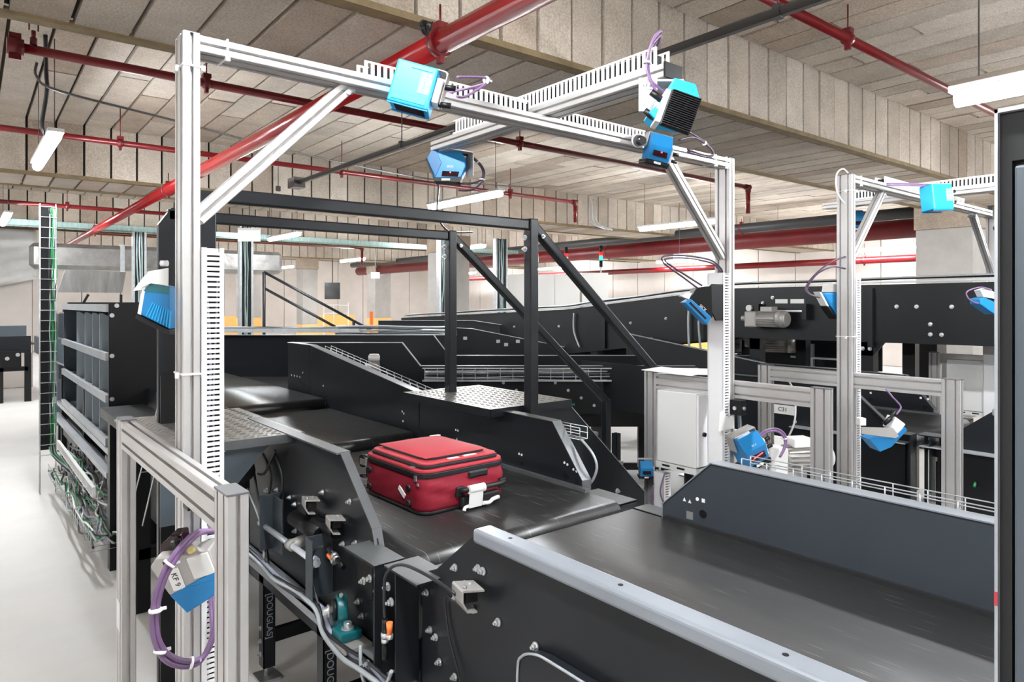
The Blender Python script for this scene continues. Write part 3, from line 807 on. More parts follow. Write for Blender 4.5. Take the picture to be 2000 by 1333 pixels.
t = thing('mounting_bracket', 'small black bracket joining the right arch post and guard frame', 'bracket', (3.15, 1.98, 1.2))
obj('bracket_plate', MB().box(3.10, 1.955, 1.175, 3.148, 2.02, 1.25), 'black_plastic', t)
obj('bolt_head', MB().cyl((3.12, 1.955, 1.21), (3.12, 1.948, 1.21), .010, 10).cyl((3.1, 1.99, 1.21), (3.092, 1.99, 1.21), .010, 10), 'bolt', t)
t = thing('mounting_bracket', 'small black bracket joining the left arch post and the front guard frame', 'bracket', (.5, 2.01, 1.25))
obj('bracket_plate', MB().box(.49, 1.996, 1.19, .535, 2.022, 1.27).box(.484, 1.97, 1.19, .49, 2.022, 1.27), 'black_plastic', t)
obj('bolt_head', MB().cyl((.51, 1.996, 1.23), (.51, 1.988, 1.23), .010, 10), 'bolt', t)

def switch_box(x0, y0, z0, x1, y1, z1, label):
    t = thing('switch_box', label, 'switch box', (x0, y0, z0), group='white switch boxes on the guard frames')
    obj('box_body', MB().box(x0, y0, z0, x1, y1, z1), 'white_paint', t, bevel=.004)
    obj('door', MB().box(x0 + .006, y0 - .012, z0 + .006, x1 - .006, y0, z1 - .006), 'white_plastic', t, bevel=.002)
    obj('lock', MB().cyl((x0 + .05, y0 - .012, (z0 + z1) / 2 - .02), (x0 + .05, y0 - .024, (z0 + z1) / 2 - .02), .012, 12), 'black_plastic', t)
    pl = obj('gland_plate', MB().box(x0 - .005, y0 - .005, z0 - .035, x1, y1 + .005, z0 - .004), 'white_paint', t)
    for k in range(2): obj('gland_slot', MB().box(x0 - .007, y0 + .07 + .1 * k, z0 - .022, x0 - .004, y0 + .12 + .1 * k, z0 - .012), 'black_plastic', pl)
    for k in range(2): obj('cable_gland', MB().cyl((x1 - .05 - .05 * k, y0 + .02, z0 - .004), (x1 - .05 - .05 * k, y0 + .02, z0 - .05), .014, 10), 'white_plastic', pl)
switch_box(3.06, 2.20, .865, 3.19, 2.46, 1.262, 'white switch box hanging in the guard frame at the right arch post')
switch_box(6.62, 1.88, .84, 6.78, 2.19, 1.265, 'white switch box at the right edge under the farthest guard frame')
t = thing('paper_sheet', 'loose white paper sheets lying on the right guard frame beam', 'paper', (3.17, 2.4, 1.35))
obj('sheet', MB().obox((3.17, 2.42, 1.362), (1, 0, .04), (0, 1, .02), (0, 0, 1), .09, .17, .0015), 'paper', t)
obj('sheet', MB().obox((3.19, 2.3, 1.368), (.95, .2, .12), (-.2, .95, -.04), (-.1, 0, 1), .08, .2, .0015), 'paper', t)
t = thing('wiring_duct', 'short white slotted duct below the switch box on the right guard frame', 'wiring duct', (3.06, 2.5, .5))
slotted_duct('duct_base', 3.08, 2.43, .25, 3.14, 2.50, .79, 'z', t)
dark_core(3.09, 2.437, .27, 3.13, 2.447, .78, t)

# ------------------------------------------------------------------ scanners
def scanner(kind, loc, rot, label, size=1.0, col='blue', group='blue barcode scanners', tag_txt=None, bracket=True):
    """compact prismatic laser scanner: housing, heat sink, window, connector block, bracket. local -y is its front"""
    t = thing('barcode_scanner', label, 'scanner', loc, rot, group)
    t.scale = (size,) * 3
    if kind == 'square':      # broad front seen
        obj('housing', MB().box(-.065, -.045, -.068, .065, .04, .068), col, t, world=False, bevel=.006)
        obj('front_ridge', MB().box(-.055, -.0475, -.060, .055, -.044, -.035, .004), col, t, world=False, bevel=.001)
        obj('front_ridge', MB().box(-.015, -.0475, .048, .05, -.044, .055), col, t, world=False, bevel=.001)
        obj('window', MB().box(-.045, -.03, -.0700, .05, .03, -.0675), 'dark_window', t, world=False)
        obj('window_rim', MB().box(-.064, -.04, -.0725, .064, -.034, -.068).box(-.064, .034, -.0725, .064, .04, -.068), 'blue', t, world=False)
        lb = obj('data_label', MB().box(.018, -.0462, -.025, .058, -.0452, .045), 'cyan_light', t, world=False)
        marks = MB()
        for k in range(7): marks.box(.022, -.0468, -.021 + k * .0075, .034, -.0461, -.0175 + k * .0075).box(.038, -.0468, -.021 + k * .0075, .054, -.0461, -.0175 + k * .0075)
        marks.cyl((.03, -.0468, .035), (.03, -.0461, .035), .005, 10).cyl((.047, -.0468, .035), (.047, -.0461, .035), .005, 10)
        obj('label_print', marks, 'white_plastic', lb, world=False)
        sb = obj('connector_block', MB().box(.066, -.03, -.035, .086, .03, .045), 'white_paint', t, world=False, bevel=.003)
        for z in (.03, -.028):
            obj('plug', MB().cyl((.086, 0, z), (.125, 0, z + .006), .009, 10), 'black_plastic', sb, world=False)
        obj('bracket', MB().box(-.05, -.012, .074, .082, .045, .079).box(.088, -.012, -.03, .092, .045, .074).bar((.082, .016, .0765), (.090, .016, .070), .057, .005), 'grey_plate', t, world=False, bevel=.002)
    else:
        # hexagonal side outline extruded along x
        poly = [(-.055, -.07), (.045, -.07), (.06, -.01), (.03, .06), (-.03, .075), (-.07, .01)]
        hs = obj('housing', MB().prism(poly, 'x', -.06, .06), col, t, world=False, bevel=.003)
        r = MB()
        for k in range(9): r.box(-.048 + .011 * k, .040, -.03, -.044 + .011 * k, .052, .035)
        obj('cooling_ribs', r, col, hs, world=False)
        wn_ = obj('window', MB().obox((0, -.0655, -.028), (1, 0, 0), (0, .185, .98), (0, -.98, .185), .040, .020, .0015), 'dark_window', t, world=False)
        if kind in ('lit', 'hex'):
            obj('laser_line', MB().obox((0, -.068, -.028), (.98, 0, .16), (0, .185, .98), (0, -.98, .185), .030, .0016, .0008) if kind == 'lit' else MB().obox((.005, -.068, -.022), (1, 0, 0), (0, .185, .98), (0, -.98, .185), .0035, .0035, .0008), 'laser', wn_, world=False)
        hk = MB().box(-.068, -.055, -.088, .068, .06, -.071)
        ob_ = obj('heat_sink', hk, 'black_plastic', t, world=False, bevel=.002)
        f = MB()
        for k in range(12): f.box(-.066 + .0115 * k, -.053, -.098, -.062 + .0115 * k, .058, -.087)
        obj('fins', f, 'black_plastic', ob_, world=False)
        obj('label_plate', MB().box(-.02, -.0562, -.086, .02, -.0548, -.074), 'paper', ob_, world=False)
        cbk = obj('connector_block', MB().box(.061, -.03, -.065, .082, .04, .02), 'white_paint', t, world=False, bevel=.003)
        for z in (-.045, -.005): obj('plug', MB().cyl((.082, .0, z), (.125, .0, z), .010, 10).cyl((.082, .0, z), (.09, .0, z), .012, 10), 'black_plastic', cbk, world=False)
        obj('knob', MB().cyl((.082, .025, -.025), (.09, .025, -.025), .010, 12), 'yellow_knob', cbk, world=False)
        if bracket:
            obj('bracket', MB().box(-.064, .0, .077, .07, .065, .081).box(.066, -.0, .0, .07, .065, .079).box(-.068, .0, .0, -.064, .065, .079), 'grey_plate', t, world=False, bevel=.001)
        if tag_txt:
            text('maker_mark', tag_txt, .014, 'white_plastic', t, (0, -.0625, .028), (R(78), 0, 0))
    return t
mat('cyan_light', (0.06, 0.46, 0.78), 0.5)
CAM_YAW = -39.2  # the camera's yaw: scanners are turned and outlined in its image plane
def facet_scanner(loc, label, blue, parts, dep=(-.045, .05), col='blue'):
    t = thing('barcode_scanner', label, 'scanner', loc, (0, 0, R(CAM_YAW)), 'blue barcode scanners')
    obj('housing', MB().prism(blue, 'y', *dep), col, t, world=False, bevel=.004)
    for (nm, poly, y0, y1, m) in parts:
        obj(nm, MB().prism(poly, 'y', y0, y1), m, t, world=False, bevel=.0015 if 'window' not in nm else 0)
    return t
# S1 cyan scanner in front of the arch beam
scanner('square', (1.178, 1.955, 2.458), (R(-4), R(15), R(CAM_YAW)), 'bright cyan square scanner hanging in front of the big arch beam', 1.05, 'cyan')
# S2 unit at the near end of the crossbar
t = thing('barcode_scanner', 'black finned scanner with cyan hood under the near end of the crossbar', 'scanner', (1.803, 1.373, 2.350), (R(-3), R(20), R(CAM_YAW)), 'blue barcode scanners')
obj('heat_sink', MB().box(-.048, -.055, -.06, .05, -.04, .06), 'black_plastic', t, world=False, bevel=.002)
f = MB()
for k in range(17): f.box(-.044, -.066, -.058 + .007 * k, .048, -.054, -.0548 + .007 * k)
obj('fins', f, 'black_plastic', t, world=False)
obj('housing', MB().prism([(-.092, -.030), (-.06, -.046), (.03, -.03), (.046, .07), (.02, .108), (-.052, .104), (-.060, .03)], 'y', -.04, .05), 'cyan', t, world=False, bevel=.004)
cbk = obj('connector_block', MB().box(-.066, -.056, -.055, -.049, .02, .055), 'white_paint', t, world=False, bevel=.002)
obj('knob', MB().cyl((-.066, -.03, .0), (-.076, -.036, .0), .012, 12), 'yellow_knob', cbk, world=False)
for z in (-.035, .03): obj('plug', MB().cyl((-.066, -.02, z), (-.105, -.02, z + .012), .011, 10), 'black_plastic', cbk, world=False)
t = thing('scanner_bracket', 'grey bracket plate with a small label under the crossbar end', 'bracket', (1.78, 1.5, 2.45))
bx = Matrix.Translation((1.80, 1.43, 2.425)) @ Matrix.Rotation(R(CAM_YAW), 4, 'Z')
pl = obj('bracket_plate', MB().box(-.075, -.004, -.045, -.018, 0, .065).box(-.018, -.004, -.045, -.014, .07, .065).box(-.018, .0, .055, .075, .08, .062).xf(bx), 'grey_plate', t)
obj('label_plate', MB().box(-.070, -.006, .028, -.026, -.004, .048).xf(bx), 'paper', pl)
tx = text('label_text', 'KF 8', .016, 'ink', pl, tuple(bx @ Vector((-.048, -.0065, .038)) - root_loc(pl)), (R(90), 0, R(CAM_YAW)))
# S4 dark blue scanner on the arch beam, right
scanner('hex', (2.435, 1.955, 2.440), (R(10), R(12), R(CAM_YAW + 10)), 'dark blue scanner hanging from the right half of the big arch beam', .82, 'blue')
t = thing('dome_mirror', 'small round black dome with white rim on the arch beam beside the dark blue scanner', 'dome', (2.40, 1.97, 2.47))
obj('dome', MB().cyl((2.345, 1.99, 2.470), (2.335, 1.955, 2.462), .027, 18, .018), 'mirror_dark', t)
obj('rim', MB().cyl((2.35, 2.0, 2.473), (2.345, 1.988, 2.469), .030, 18), 'white_plastic', t)
# S3 hexagonal scanner below the far crossbar end
t = facet_scanner((1.898, 2.84, 2.439), 'blue hexagonal scanner hanging below the far end of the crossbar',
    [(-.056, .085), (.062, .072), (.095, .023), (.097, -.015), (.075, -.072), (-.056, -.074), (-.095, .023)],
    [('side_facet', [(-.095, .023), (-.058, .082), (-.022, .0), (-.052, -.070)], -.0475, -.044, 'blue_dark'),
     ('heat_sink', [(-.062, -.072), (.078, -.070), (.066, -.096), (-.058, -.090)], -.046, .05, 'black_plastic'),
     ('heat_sink', [(-.100, .020), (-.095, .023), (-.056, -.074), (-.062, -.080)], -.048, .05, 'black_plastic'),
     ('window', [(-.018, -.040), (.065, -.044), (.058, -.068), (-.022, -.066)], -.0475, -.045, 'dark_window'),
     ('laser_window', [(.018, -.044), (.024, -.044), (.024, -.050), (.018, -.050)], -.0485, -.047, 'laser'),
     ('label_plate', [(-.022, -.077), (.020, -.077), (.020, -.087), (-.022, -.087)], -.0475, -.046, 'paper')])
text('maker_mark', 'SICK', .016, 'white_plastic', t, (.020, -.0455, -.018), (R(90), 0, 0))
t = thing('scanner_hanger', 'thin grey folded hanger plate above the hexagonal blue scanner', 'bracket', (1.86, 2.9, 2.49))
obj('hanger_plate', MB().box(1.84, 2.74, 2.494, 1.99, 2.86, 2.499).box(1.985, 2.74, 2.38, 1.99, 2.80, 2.499), 'grey_plate', t)
# S5 behind the left post
t = thing('barcode_scanner', 'blue ribbed scanner with white shield at the left arch post', 'scanner', (.474, 2.25, 1.745), (0, 0, R(CAM_YAW)), 'blue barcode scanners')
obj('housing', MB().prism([(-.029, .046), (-.006, .060), (.050, .050), (.050, -.072), (-.043, -.026)], 'y', -.04, .06), 'blue', t, world=False, bevel=.003)
f = MB()
for k in range(9): f.bar((-.018 + .0085 * k, -.041, -.034 - .0045 * k), (.002 + .0065 * k, -.041, .006 - .003 * k), .003, .003, (0, 1, 0))
obj('cooling_ribs', f, 'cyan', t, world=False)
obj('end_plate', MB().prism([(-.0435, -.026), (-.034, -.030), (-.020, .050), (-.030, .048)], 'y', -.0415, .055), 'white_plastic', t, world=False)
obj('heat_sink', MB().prism([(-.046, -.028), (.050, -.074), (.050, -.090), (-.049, -.040)], 'y', -.045, .06), 'black_plastic', t, world=False, bevel=.002)
obj('lens_hood', MB().prism([(-.026, .040), (-.006, .062), (.05, .052), (.05, .030)], 'y', -.042, -.039), 'teal', t, world=False)
t = thing('scanner_shield', 'white folded shield plate above the ribbed scanner at the left post', 'shield', (.474, 2.25, 1.83), (0, 0, R(CAM_YAW)))
obj('shield_plate', MB().prism([(-.028, -.036), (-.008, .012), (.050, .022), (.050, -.030), (.0, -.022)], 'y', -.05, -.046).prism([(-.064, -.045), (-.028, -.040), (-.008, .012), (-.03, .0)], 'y', -.03, -.026), 'white_paint', t, world=False)
obj('clamp_knob', MB().cyl((.025, -.04, .036), (.044, -.04, .036), .009, 10), 'white_plastic', t, world=False)
# S6 scanner inside the front guard frame
t = thing('barcode_scanner', 'scanner with beige head and blue lower housing inside the front guard frame', 'scanner', (.475, 1.86, 1.058), (R(8), R(-17), R(CAM_YAW)), 'blue barcode scanners')
obj('housing', MB().prism([(-.062, -.02), (.085, .012), (.085, -.050), (-.035, -.085)], 'y', -.05, .045), 'blue', t, world=False, bevel=.003)
obj('top_rib', MB().box(-.03, -.052, -.025, .07, -.049, -.012), 'blue', t, world=False)
hd = obj('head', MB().prism([(-.088, .075), (-.06, .098), (.0, .085), (.03, .075), (.085, .075), (.085, .0), (-.055, -.028), (-.066, -.02)], 'y', -.045, .04), 'grey_plate', t, world=False, bevel=.005)
obj('face_plate', MB().box(.02, -.05, .005, .082, -.044, .07), 'white_paint', t, world=False, bevel=.002)
obj('visor', MB().prism([(-.075, .075), (-.06, .115), (-.02, .135), (.01, .13), (.0, .08)], 'y', -.01, .04), 'dark_window', t, world=False, bevel=.004)
obj('label_plate', MB().box(-.048, -.0475, -.012, -.012, -.0452, .052), 'paper', hd, world=False)
text('label_text', 'KF 9', .022, 'ink', hd, (-.030, -.0482, .020), (R(90), R(90), 0))
t.scale = (.88,) * 3
obj('knob', MB().cyl((.03, -.025, .075), (.03, -.03, .088), .011, 14), 'yellow_knob', t, world=False)
obj('plug', MB().cyl((-.005, -.03, .065), (.0, -.03, .125), .013, 12).cyl((-.045, -.035, .05), (-.045, -.035, .08), .011, 12), 'black_plastic', t, world=False)
# S7 scanner with lit window inside the right guard frame
scanner('lit', (3.125, 1.93, 1.015), (R(2), R(-22), R(CAM_YAW + 14)), 'blue scanner with red lit window at the foot of the right arch post', 1.02, 'blue', tag_txt='SICK')
t = thing('scanner_bracket', 'white bracket ear behind the scanner with the red lit window', 'bracket', (3.06, 2.05, 1.15))
obj('bracket_plate', MB().prism([(2.99, 1.10), (3.0, 1.19), (3.03, 1.2), (3.07, 1.16), (3.12, 1.17), (3.13, 1.10)], 'y', 2.014, 2.02), 'white_paint', t)
t = facet_scanner((2.815, 2.02, 1.737), 'blue scanner beside the right arch post, with two cables looping up',
    [(-.070, .015), (-.040, .033), (.060, -.056), (.041, -.095)],
    [('black_body', [(-.04, .033), (-.012, .08), (.0, .088), (.065, .095), (.07, -.06), (.060, -.056)], -.03, .05, 'black_plastic'),
     ('window', [(-.050, .012), (-.042, .018), (.036, -.060), (.030, -.068)], -.0465, -.045, 'dark_window'),
     ('connector_block', [(-.085, .045), (-.06, .062), (-.03, .060), (-.045, .03)], -.03, .02, 'white_paint')])
text('maker_mark', 'SICK', .020, 'white_plastic', t, (.018, -.0455, -.012), (R(90), R(42), 0))
t = thing('scanner_bracket', 'black angled plate holding the scanner beside the right arch post', 'bracket', (2.95, 1.97, 1.78))
obj('bracket_plate', MB().prism([(2.87, 1.80), (2.95, 1.845), (3.04, 1.845), (3.04, 1.66), (2.98, 1.66)], 'y', 2.02, 2.028), 'black_plastic', t)
# line 2 scanners
scanner('square', (4.66, 1.60, 2.392), (R(-4), R(-3), R(CAM_YAW + 14)), 'bright cyan scanner in front of the right arch beam', 1.15, 'cyan')
facet_scanner((4.069, 1.972, 1.744), 'blue scanner with grey top plate beside the left post of the right arch',
    [(-.068, .068), (.046, .068), (.089, .015), (.089, -.052), (.031, -.080)],
    [('top_plate', [(-.062, .117), (.085, .117), (.09, .07), (-.070, .07)], -.05, -.046, 'grey_plate'),
     ('silver_edge', [(-.082, .074), (-.068, .068), (-.022, -.018), (-.038, -.010)], -.046, .04, 'white_paint'),
     ('heat_sink', [(-.038, -.014), (-.022, -.018), (.031, -.080), (.020, -.092)], -.046, .05, 'black_plastic'),
     ('facet', [(-.055, .060), (.040, .060), (.010, .0), (-.015, .005)], -.0475, -.045, 'blue')])
t = thing('barcode_scanner', 'blue wedge scanner with silver block inside the second line frame', 'scanner', (3.734, 1.536, 1.068), (0, 0, R(CAM_YAW)), 'blue barcode scanners')
obj('housing', MB().prism([(-.085, -.022), (-.060, -.012), (.045, -.012), (.10, .042), (.112, .028), (.030, -.060), (-.030, -.085)], 'y', -.04, .06), 'blue', t, world=False, bevel=.003)
obj('silver_block', MB().prism([(.030, .035), (.055, .095), (.108, .055), (.07, .0)], 'y', -.03, .05), 'white_paint', t, world=False, bevel=.004)
obj('mount_plate', MB().prism([(-.130, .045), (.030, .040), (.062, -.002), (.045, -.012), (-.130, .010)], 'y', -.05, -.046), 'grey_plate', t, world=False)
obj('plug', MB().cyl((.0, -.02, .055), (.035, -.02, .085), .012, 10).cyl((.02, -.02, .07), (.06, -.02, .12), .008, 10), 'black_plastic', t, world=False)
obj('clamp_block', MB().box(-.125, -.02, .045, -.09, .02, .085), 'white_plastic', t, world=False, bevel=.004)
facet_scanner((4.93, 1.399, 1.756), 'small blue scanner with white looping cable at the right edge',
    [(-.088, .019), (-.063, .028), (.05, -.02), (.05, -.065), (.003, -.076), (-.088, -.012)],
    [('white_block', [(-.075, .072), (-.03, .085), (.01, .06), (.01, .02), (-.055, .03)], -.03, .03, 'white_paint'),
     ('black_body', [(-.055, .03), (.02, .06), (.12, .05), (.12, -.05), (.05, -.02)], -.02, .05, 'black_plastic')])
scanner('side', (6.12, 1.62, 2.40), (R(0), R(0), R(CAM_YAW)), 'blue scanner half hidden at the right end of the right arch beam', 1.0, 'blue')
scanner('side', (5.714, 2.566, 2.43), (R(0), R(0), R(CAM_YAW)), 'blue scanner mostly hidden behind the top of the right arch left post', 1.0, 'blue')
scanner('side', (3.08, 2.56, .80), (R(0), R(0), R(CAM_YAW)), 'small teal blue scanner low behind the switch box frame', .6, 'blue')

def loops(label, paths, m='purple', r=.0045, ties=()):
    t = thing('scanner_cable', label, 'cable', paths[0][0], group='purple scanner cables')
    for p in paths: obj('cable_strand', MB().tube(p, r, 8), m, t)
    for (c, d, rr) in ties:
        c = Vector(c); d = Vector(d).normalized() * .003
        obj('cable_tie', MB().cyl(c - d, c + d, rr, 10).box(c.x + rr, c.y - .003, c.z - .003, c.x + rr + .009, c.y + .003, c.z + .003), 'white_plastic', t)
    return t
loops('purple cables of the bright cyan scanner on the big arch', [[(1.29, 1.87, 2.50), (1.35, 1.88, 2.515), (1.42, 1.89, 2.53), (1.475, 1.93, 2.54), (1.46, 2.0, 2.53), (1.34, 2.08, 2.51)],
      [(1.29, 1.87, 2.435), (1.33, 1.88, 2.445), (1.40, 1.89, 2.49), (1.455, 1.91, 2.53), (1.47, 1.95, 2.535), (1.35, 2.07, 2.50), (1.27, 2.08, 2.49)]], ties=[((1.43, 1.895, 2.525), (1, .2, .4), .014)])
loops('purple cables looping from the crossbar duct to the black finned scanner', [[(1.84, 1.50, 2.62), (1.80, 1.43, 2.645), (1.745, 1.42, 2.60), (1.725, 1.43, 2.52), (1.73, 1.42, 2.47), (1.75, 1.41, 2.43), (1.765, 1.40, 2.385)],
      [(1.86, 1.50, 2.62), (1.81, 1.44, 2.637), (1.75, 1.43, 2.585), (1.735, 1.43, 2.53), (1.745, 1.43, 2.475), (1.765, 1.415, 2.45), (1.79, 1.41, 2.437)]], ties=[((1.727, 1.43, 2.525), (0, 0, 1), .012)])
loops('dark purple cables of the hexagonal scanner curving up to the crossbar', [[(1.950, 2.810, 2.500), (2.010, 2.770, 2.470), (2.050, 2.750, 2.420), (2.045, 2.750, 2.370), (1.990, 2.770, 2.345), (1.930, 2.800, 2.345)],
      [(1.950, 2.810, 2.510), (2.015, 2.770, 2.475), (2.060, 2.750, 2.420), (2.050, 2.750, 2.360), (2.000, 2.770, 2.315), (1.940, 2.800, 2.310)]], 'dark_cable', ties=[((2.025, 2.760, 2.455), (1, 0, -1), .012), ((2.045, 2.750, 2.370), (0, 0, 1), .012)])
loops('dark cables looping right of the dark blue scanner on the arch beam', [[(2.58, 1.95, 2.50), (2.70, 1.95, 2.53), (2.82, 1.95, 2.50), (2.86, 1.96, 2.475), (2.80, 1.96, 2.462), (2.66, 1.96, 2.47)],
      [(2.60, 1.95, 2.56), (2.68, 1.95, 2.545), (2.80, 1.95, 2.515), (2.87, 1.96, 2.48), (2.82, 1.96, 2.455), (2.66, 1.96, 2.46)]], 'dark_cable', ties=[((2.78, 1.95, 2.515), (1, 0, -.3), .012)])
for ox_, mm in ((0, 'purple'), (.010, 'purple')):
    pass
loops('thick purple cable loop hanging from the scanner in the front guard frame', [
    [(0.548, 2.0, 1.13), (0.525, 1.894, 1.149), (0.472, 1.834, 1.172), (0.427, 1.794, 1.161), (0.392, 1.783, 1.123), (0.372, 1.787, 1.072), (0.363, 1.795, 1.011), (0.365, 1.793, 0.956), (0.386, 1.801, 0.897), (0.422, 1.798, 0.866), (0.467, 1.813, 0.851), (0.509, 1.882, 0.845), (0.54, 1.947, 0.858), (0.552, 2.0, 0.9), (0.556, 2.02, 0.95)],
    [(0.556, 2.0, 1.12), (0.534, 1.894, 1.145), (0.481, 1.834, 1.168), (0.436, 1.794, 1.157), (0.401, 1.783, 1.119), (0.381, 1.787, 1.072), (0.372, 1.795, 1.011), (0.374, 1.793, 0.956), (0.395, 1.801, 0.907), (0.431, 1.798, 0.876), (0.47600000000000003, 1.813, 0.861), (0.518, 1.882, 0.855), (0.549, 1.947, 0.868), (0.561, 2.0, 0.91), (0.5650000000000001, 2.02, 0.96)]],
      r=.0065, ties=[((.397, 1.785, 1.125), (1, 0, 1), .015), ((.368, 1.79, 1.02), (0, 0, 1), .015), ((.380, 1.80, .915), (.3, 0, 1), .015), ((.45, 1.805, .862), (1, 0, -.3), .015)])
loops('purple cable arching from the lit scanner to the motor behind', [[(3.17, 1.90, 1.075), (3.22, 1.88, 1.10), (3.28, 1.86, 1.10), (3.315, 1.84, 1.07), (3.31, 1.83, 1.02), (3.26, 1.83, .97)],
      [(3.17, 1.90, 1.065), (3.22, 1.88, 1.09), (3.27, 1.86, 1.09), (3.30, 1.84, 1.065), (3.30, 1.83, 1.02), (3.25, 1.83, .965)]], r=.006, ties=[((3.31, 1.84, 1.05), (0, 0, 1), .014)])
loops('dark cables looping up from the scanner beside the right arch post', [[(2.80, 2.0, 1.82), (2.72, 2.04, 1.88), (2.64, 2.08, 1.94), (2.66, 2.10, 1.975), (2.78, 2.08, 1.985), (2.96, 2.05, 1.97), (3.06, 2.05, 1.93), (3.08, 2.05, 1.90)],
      [(2.83, 2.0, 1.835), (2.74, 2.04, 1.89), (2.67, 2.08, 1.94), (2.68, 2.10, 1.965), (2.80, 2.08, 1.972), (2.97, 2.05, 1.955), (3.05, 2.05, 1.92), (3.07, 2.05, 1.89)]], 'dark_cable')
loops('dark cables from the second line post down to the blue scanner with grey top', [[(4.03, 1.86, 2.02), (3.95, 1.90, 1.99), (3.86, 1.95, 1.92), (3.80, 1.98, 1.84), (3.80, 1.96, 1.80), (3.84, 1.92, 1.78)], [(4.03, 1.86, 1.95), (3.96, 1.90, 1.96), (3.88, 1.95, 1.92), (3.82, 1.98, 1.84), (3.815, 1.96, 1.80), (3.85, 1.92, 1.78)]], 'dark_cable')
loops('white cable looping over the top corner of the right arch post', [[(4.04, 1.85, 2.51), (4.0, 1.86, 2.53), (3.95, 1.87, 2.50), (3.935, 1.87, 2.44), (3.96, 1.87, 2.38), (4.02, 1.86, 2.33)]], 'white_plastic')
loops('purple cables lying along the right arch beam to the cyan scanner', [[(4.35, 1.76, 2.47), (4.55, 1.66, 2.475), (4.75, 1.60, 2.47), (5.0, 1.62, 2.46), (5.2, 1.7, 2.50)], [(4.35, 1.76, 2.46), (4.55, 1.66, 2.465), (4.75, 1.60, 2.455), (5.0, 1.62, 2.40), (4.85, 1.6, 2.35)]])
loops('short purple cable above the blue wedge scanner', [[(3.94, 1.60, 1.28), (3.93, 1.56, 1.24), (3.88, 1.50, 1.20), (3.80, 1.49, 1.17)]])
loops('pale cable looping from the small scanner at the right edge', [[(4.90, 1.38, 1.83), (4.84, 1.42, 1.845), (4.78, 1.47, 1.82), (4.79, 1.47, 1.78), (4.83, 1.44, 1.75), (4.88, 1.41, 1.74)]])
loops('purple cables below the switch box on the right guard frame', [[(3.1, 2.42, .60), (3.05, 2.42, .66), (3.04, 2.42, .72), (3.08, 2.42, .80)], [(3.12, 2.5, .55), (3.06, 2.5, .62), (3.08, 2.5, .72)]])

# ================================================================== CONVEYORS
def side_plate(parent, x, poly, th=.006, m='steel_plate', name='side_plate'):
    return obj(name, MB().prism(poly, 'x', x, x + th), m, parent)
def flange(parent, x0, x1, pts, th=.004, m='steel_light', name='edge_flange'):
    b = MB()
    for i in range(len(pts) - 1):
        (y0, z0), (y1, z1) = pts[i], pts[i + 1]
        d = Vector((0, y1 - y0, z1 - z0)).normalized(); n = d.cross(Vector((1, 0, 0)))
        b.obox(((x0 + x1) / 2, (y0 + y1) / 2, (z0 + z1) / 2), (1, 0, 0), d, n, (x1 - x0) / 2, Vector((0, y1 - y0, z1 - z0)).length / 2 + th / 2, th / 2)
    return obj(name, b, m, parent)
def belt(parent, x0, x1, y0, y1, z, r=.045, m='belt'):
    """endless belt: top run, bottom run, wrapped noses"""
    pts = []
    n = 8
    for i in range(n + 1):
        a = math.pi / 2 + math.pi * i / n; pts.append((y0 + r + r * math.cos(a), z - r + r * math.sin(a)))
    for i in range(n + 1):
        a = -math.pi / 2 + math.pi * i / n; pts.append((y1 - r + r * math.cos(a), z - r + r * math.sin(a)))
    o = obj('belt', MB().prism(pts, 'x', x0, x1), m, parent)
    o.data.polygons.foreach_set('use_smooth', [False, False] + [True] * (len(o.data.polygons) - 2))
    ax = MB().cyl((x0 - .03, y0 + r, z - r), (x0, y0 + r, z - r), .018, 14).cyl((x1, y0 + r, z - r), (x1 + .03, y0 + r, z - r), .018, 14)
    obj('roller_shaft', ax, 'bolt', parent)
    return o
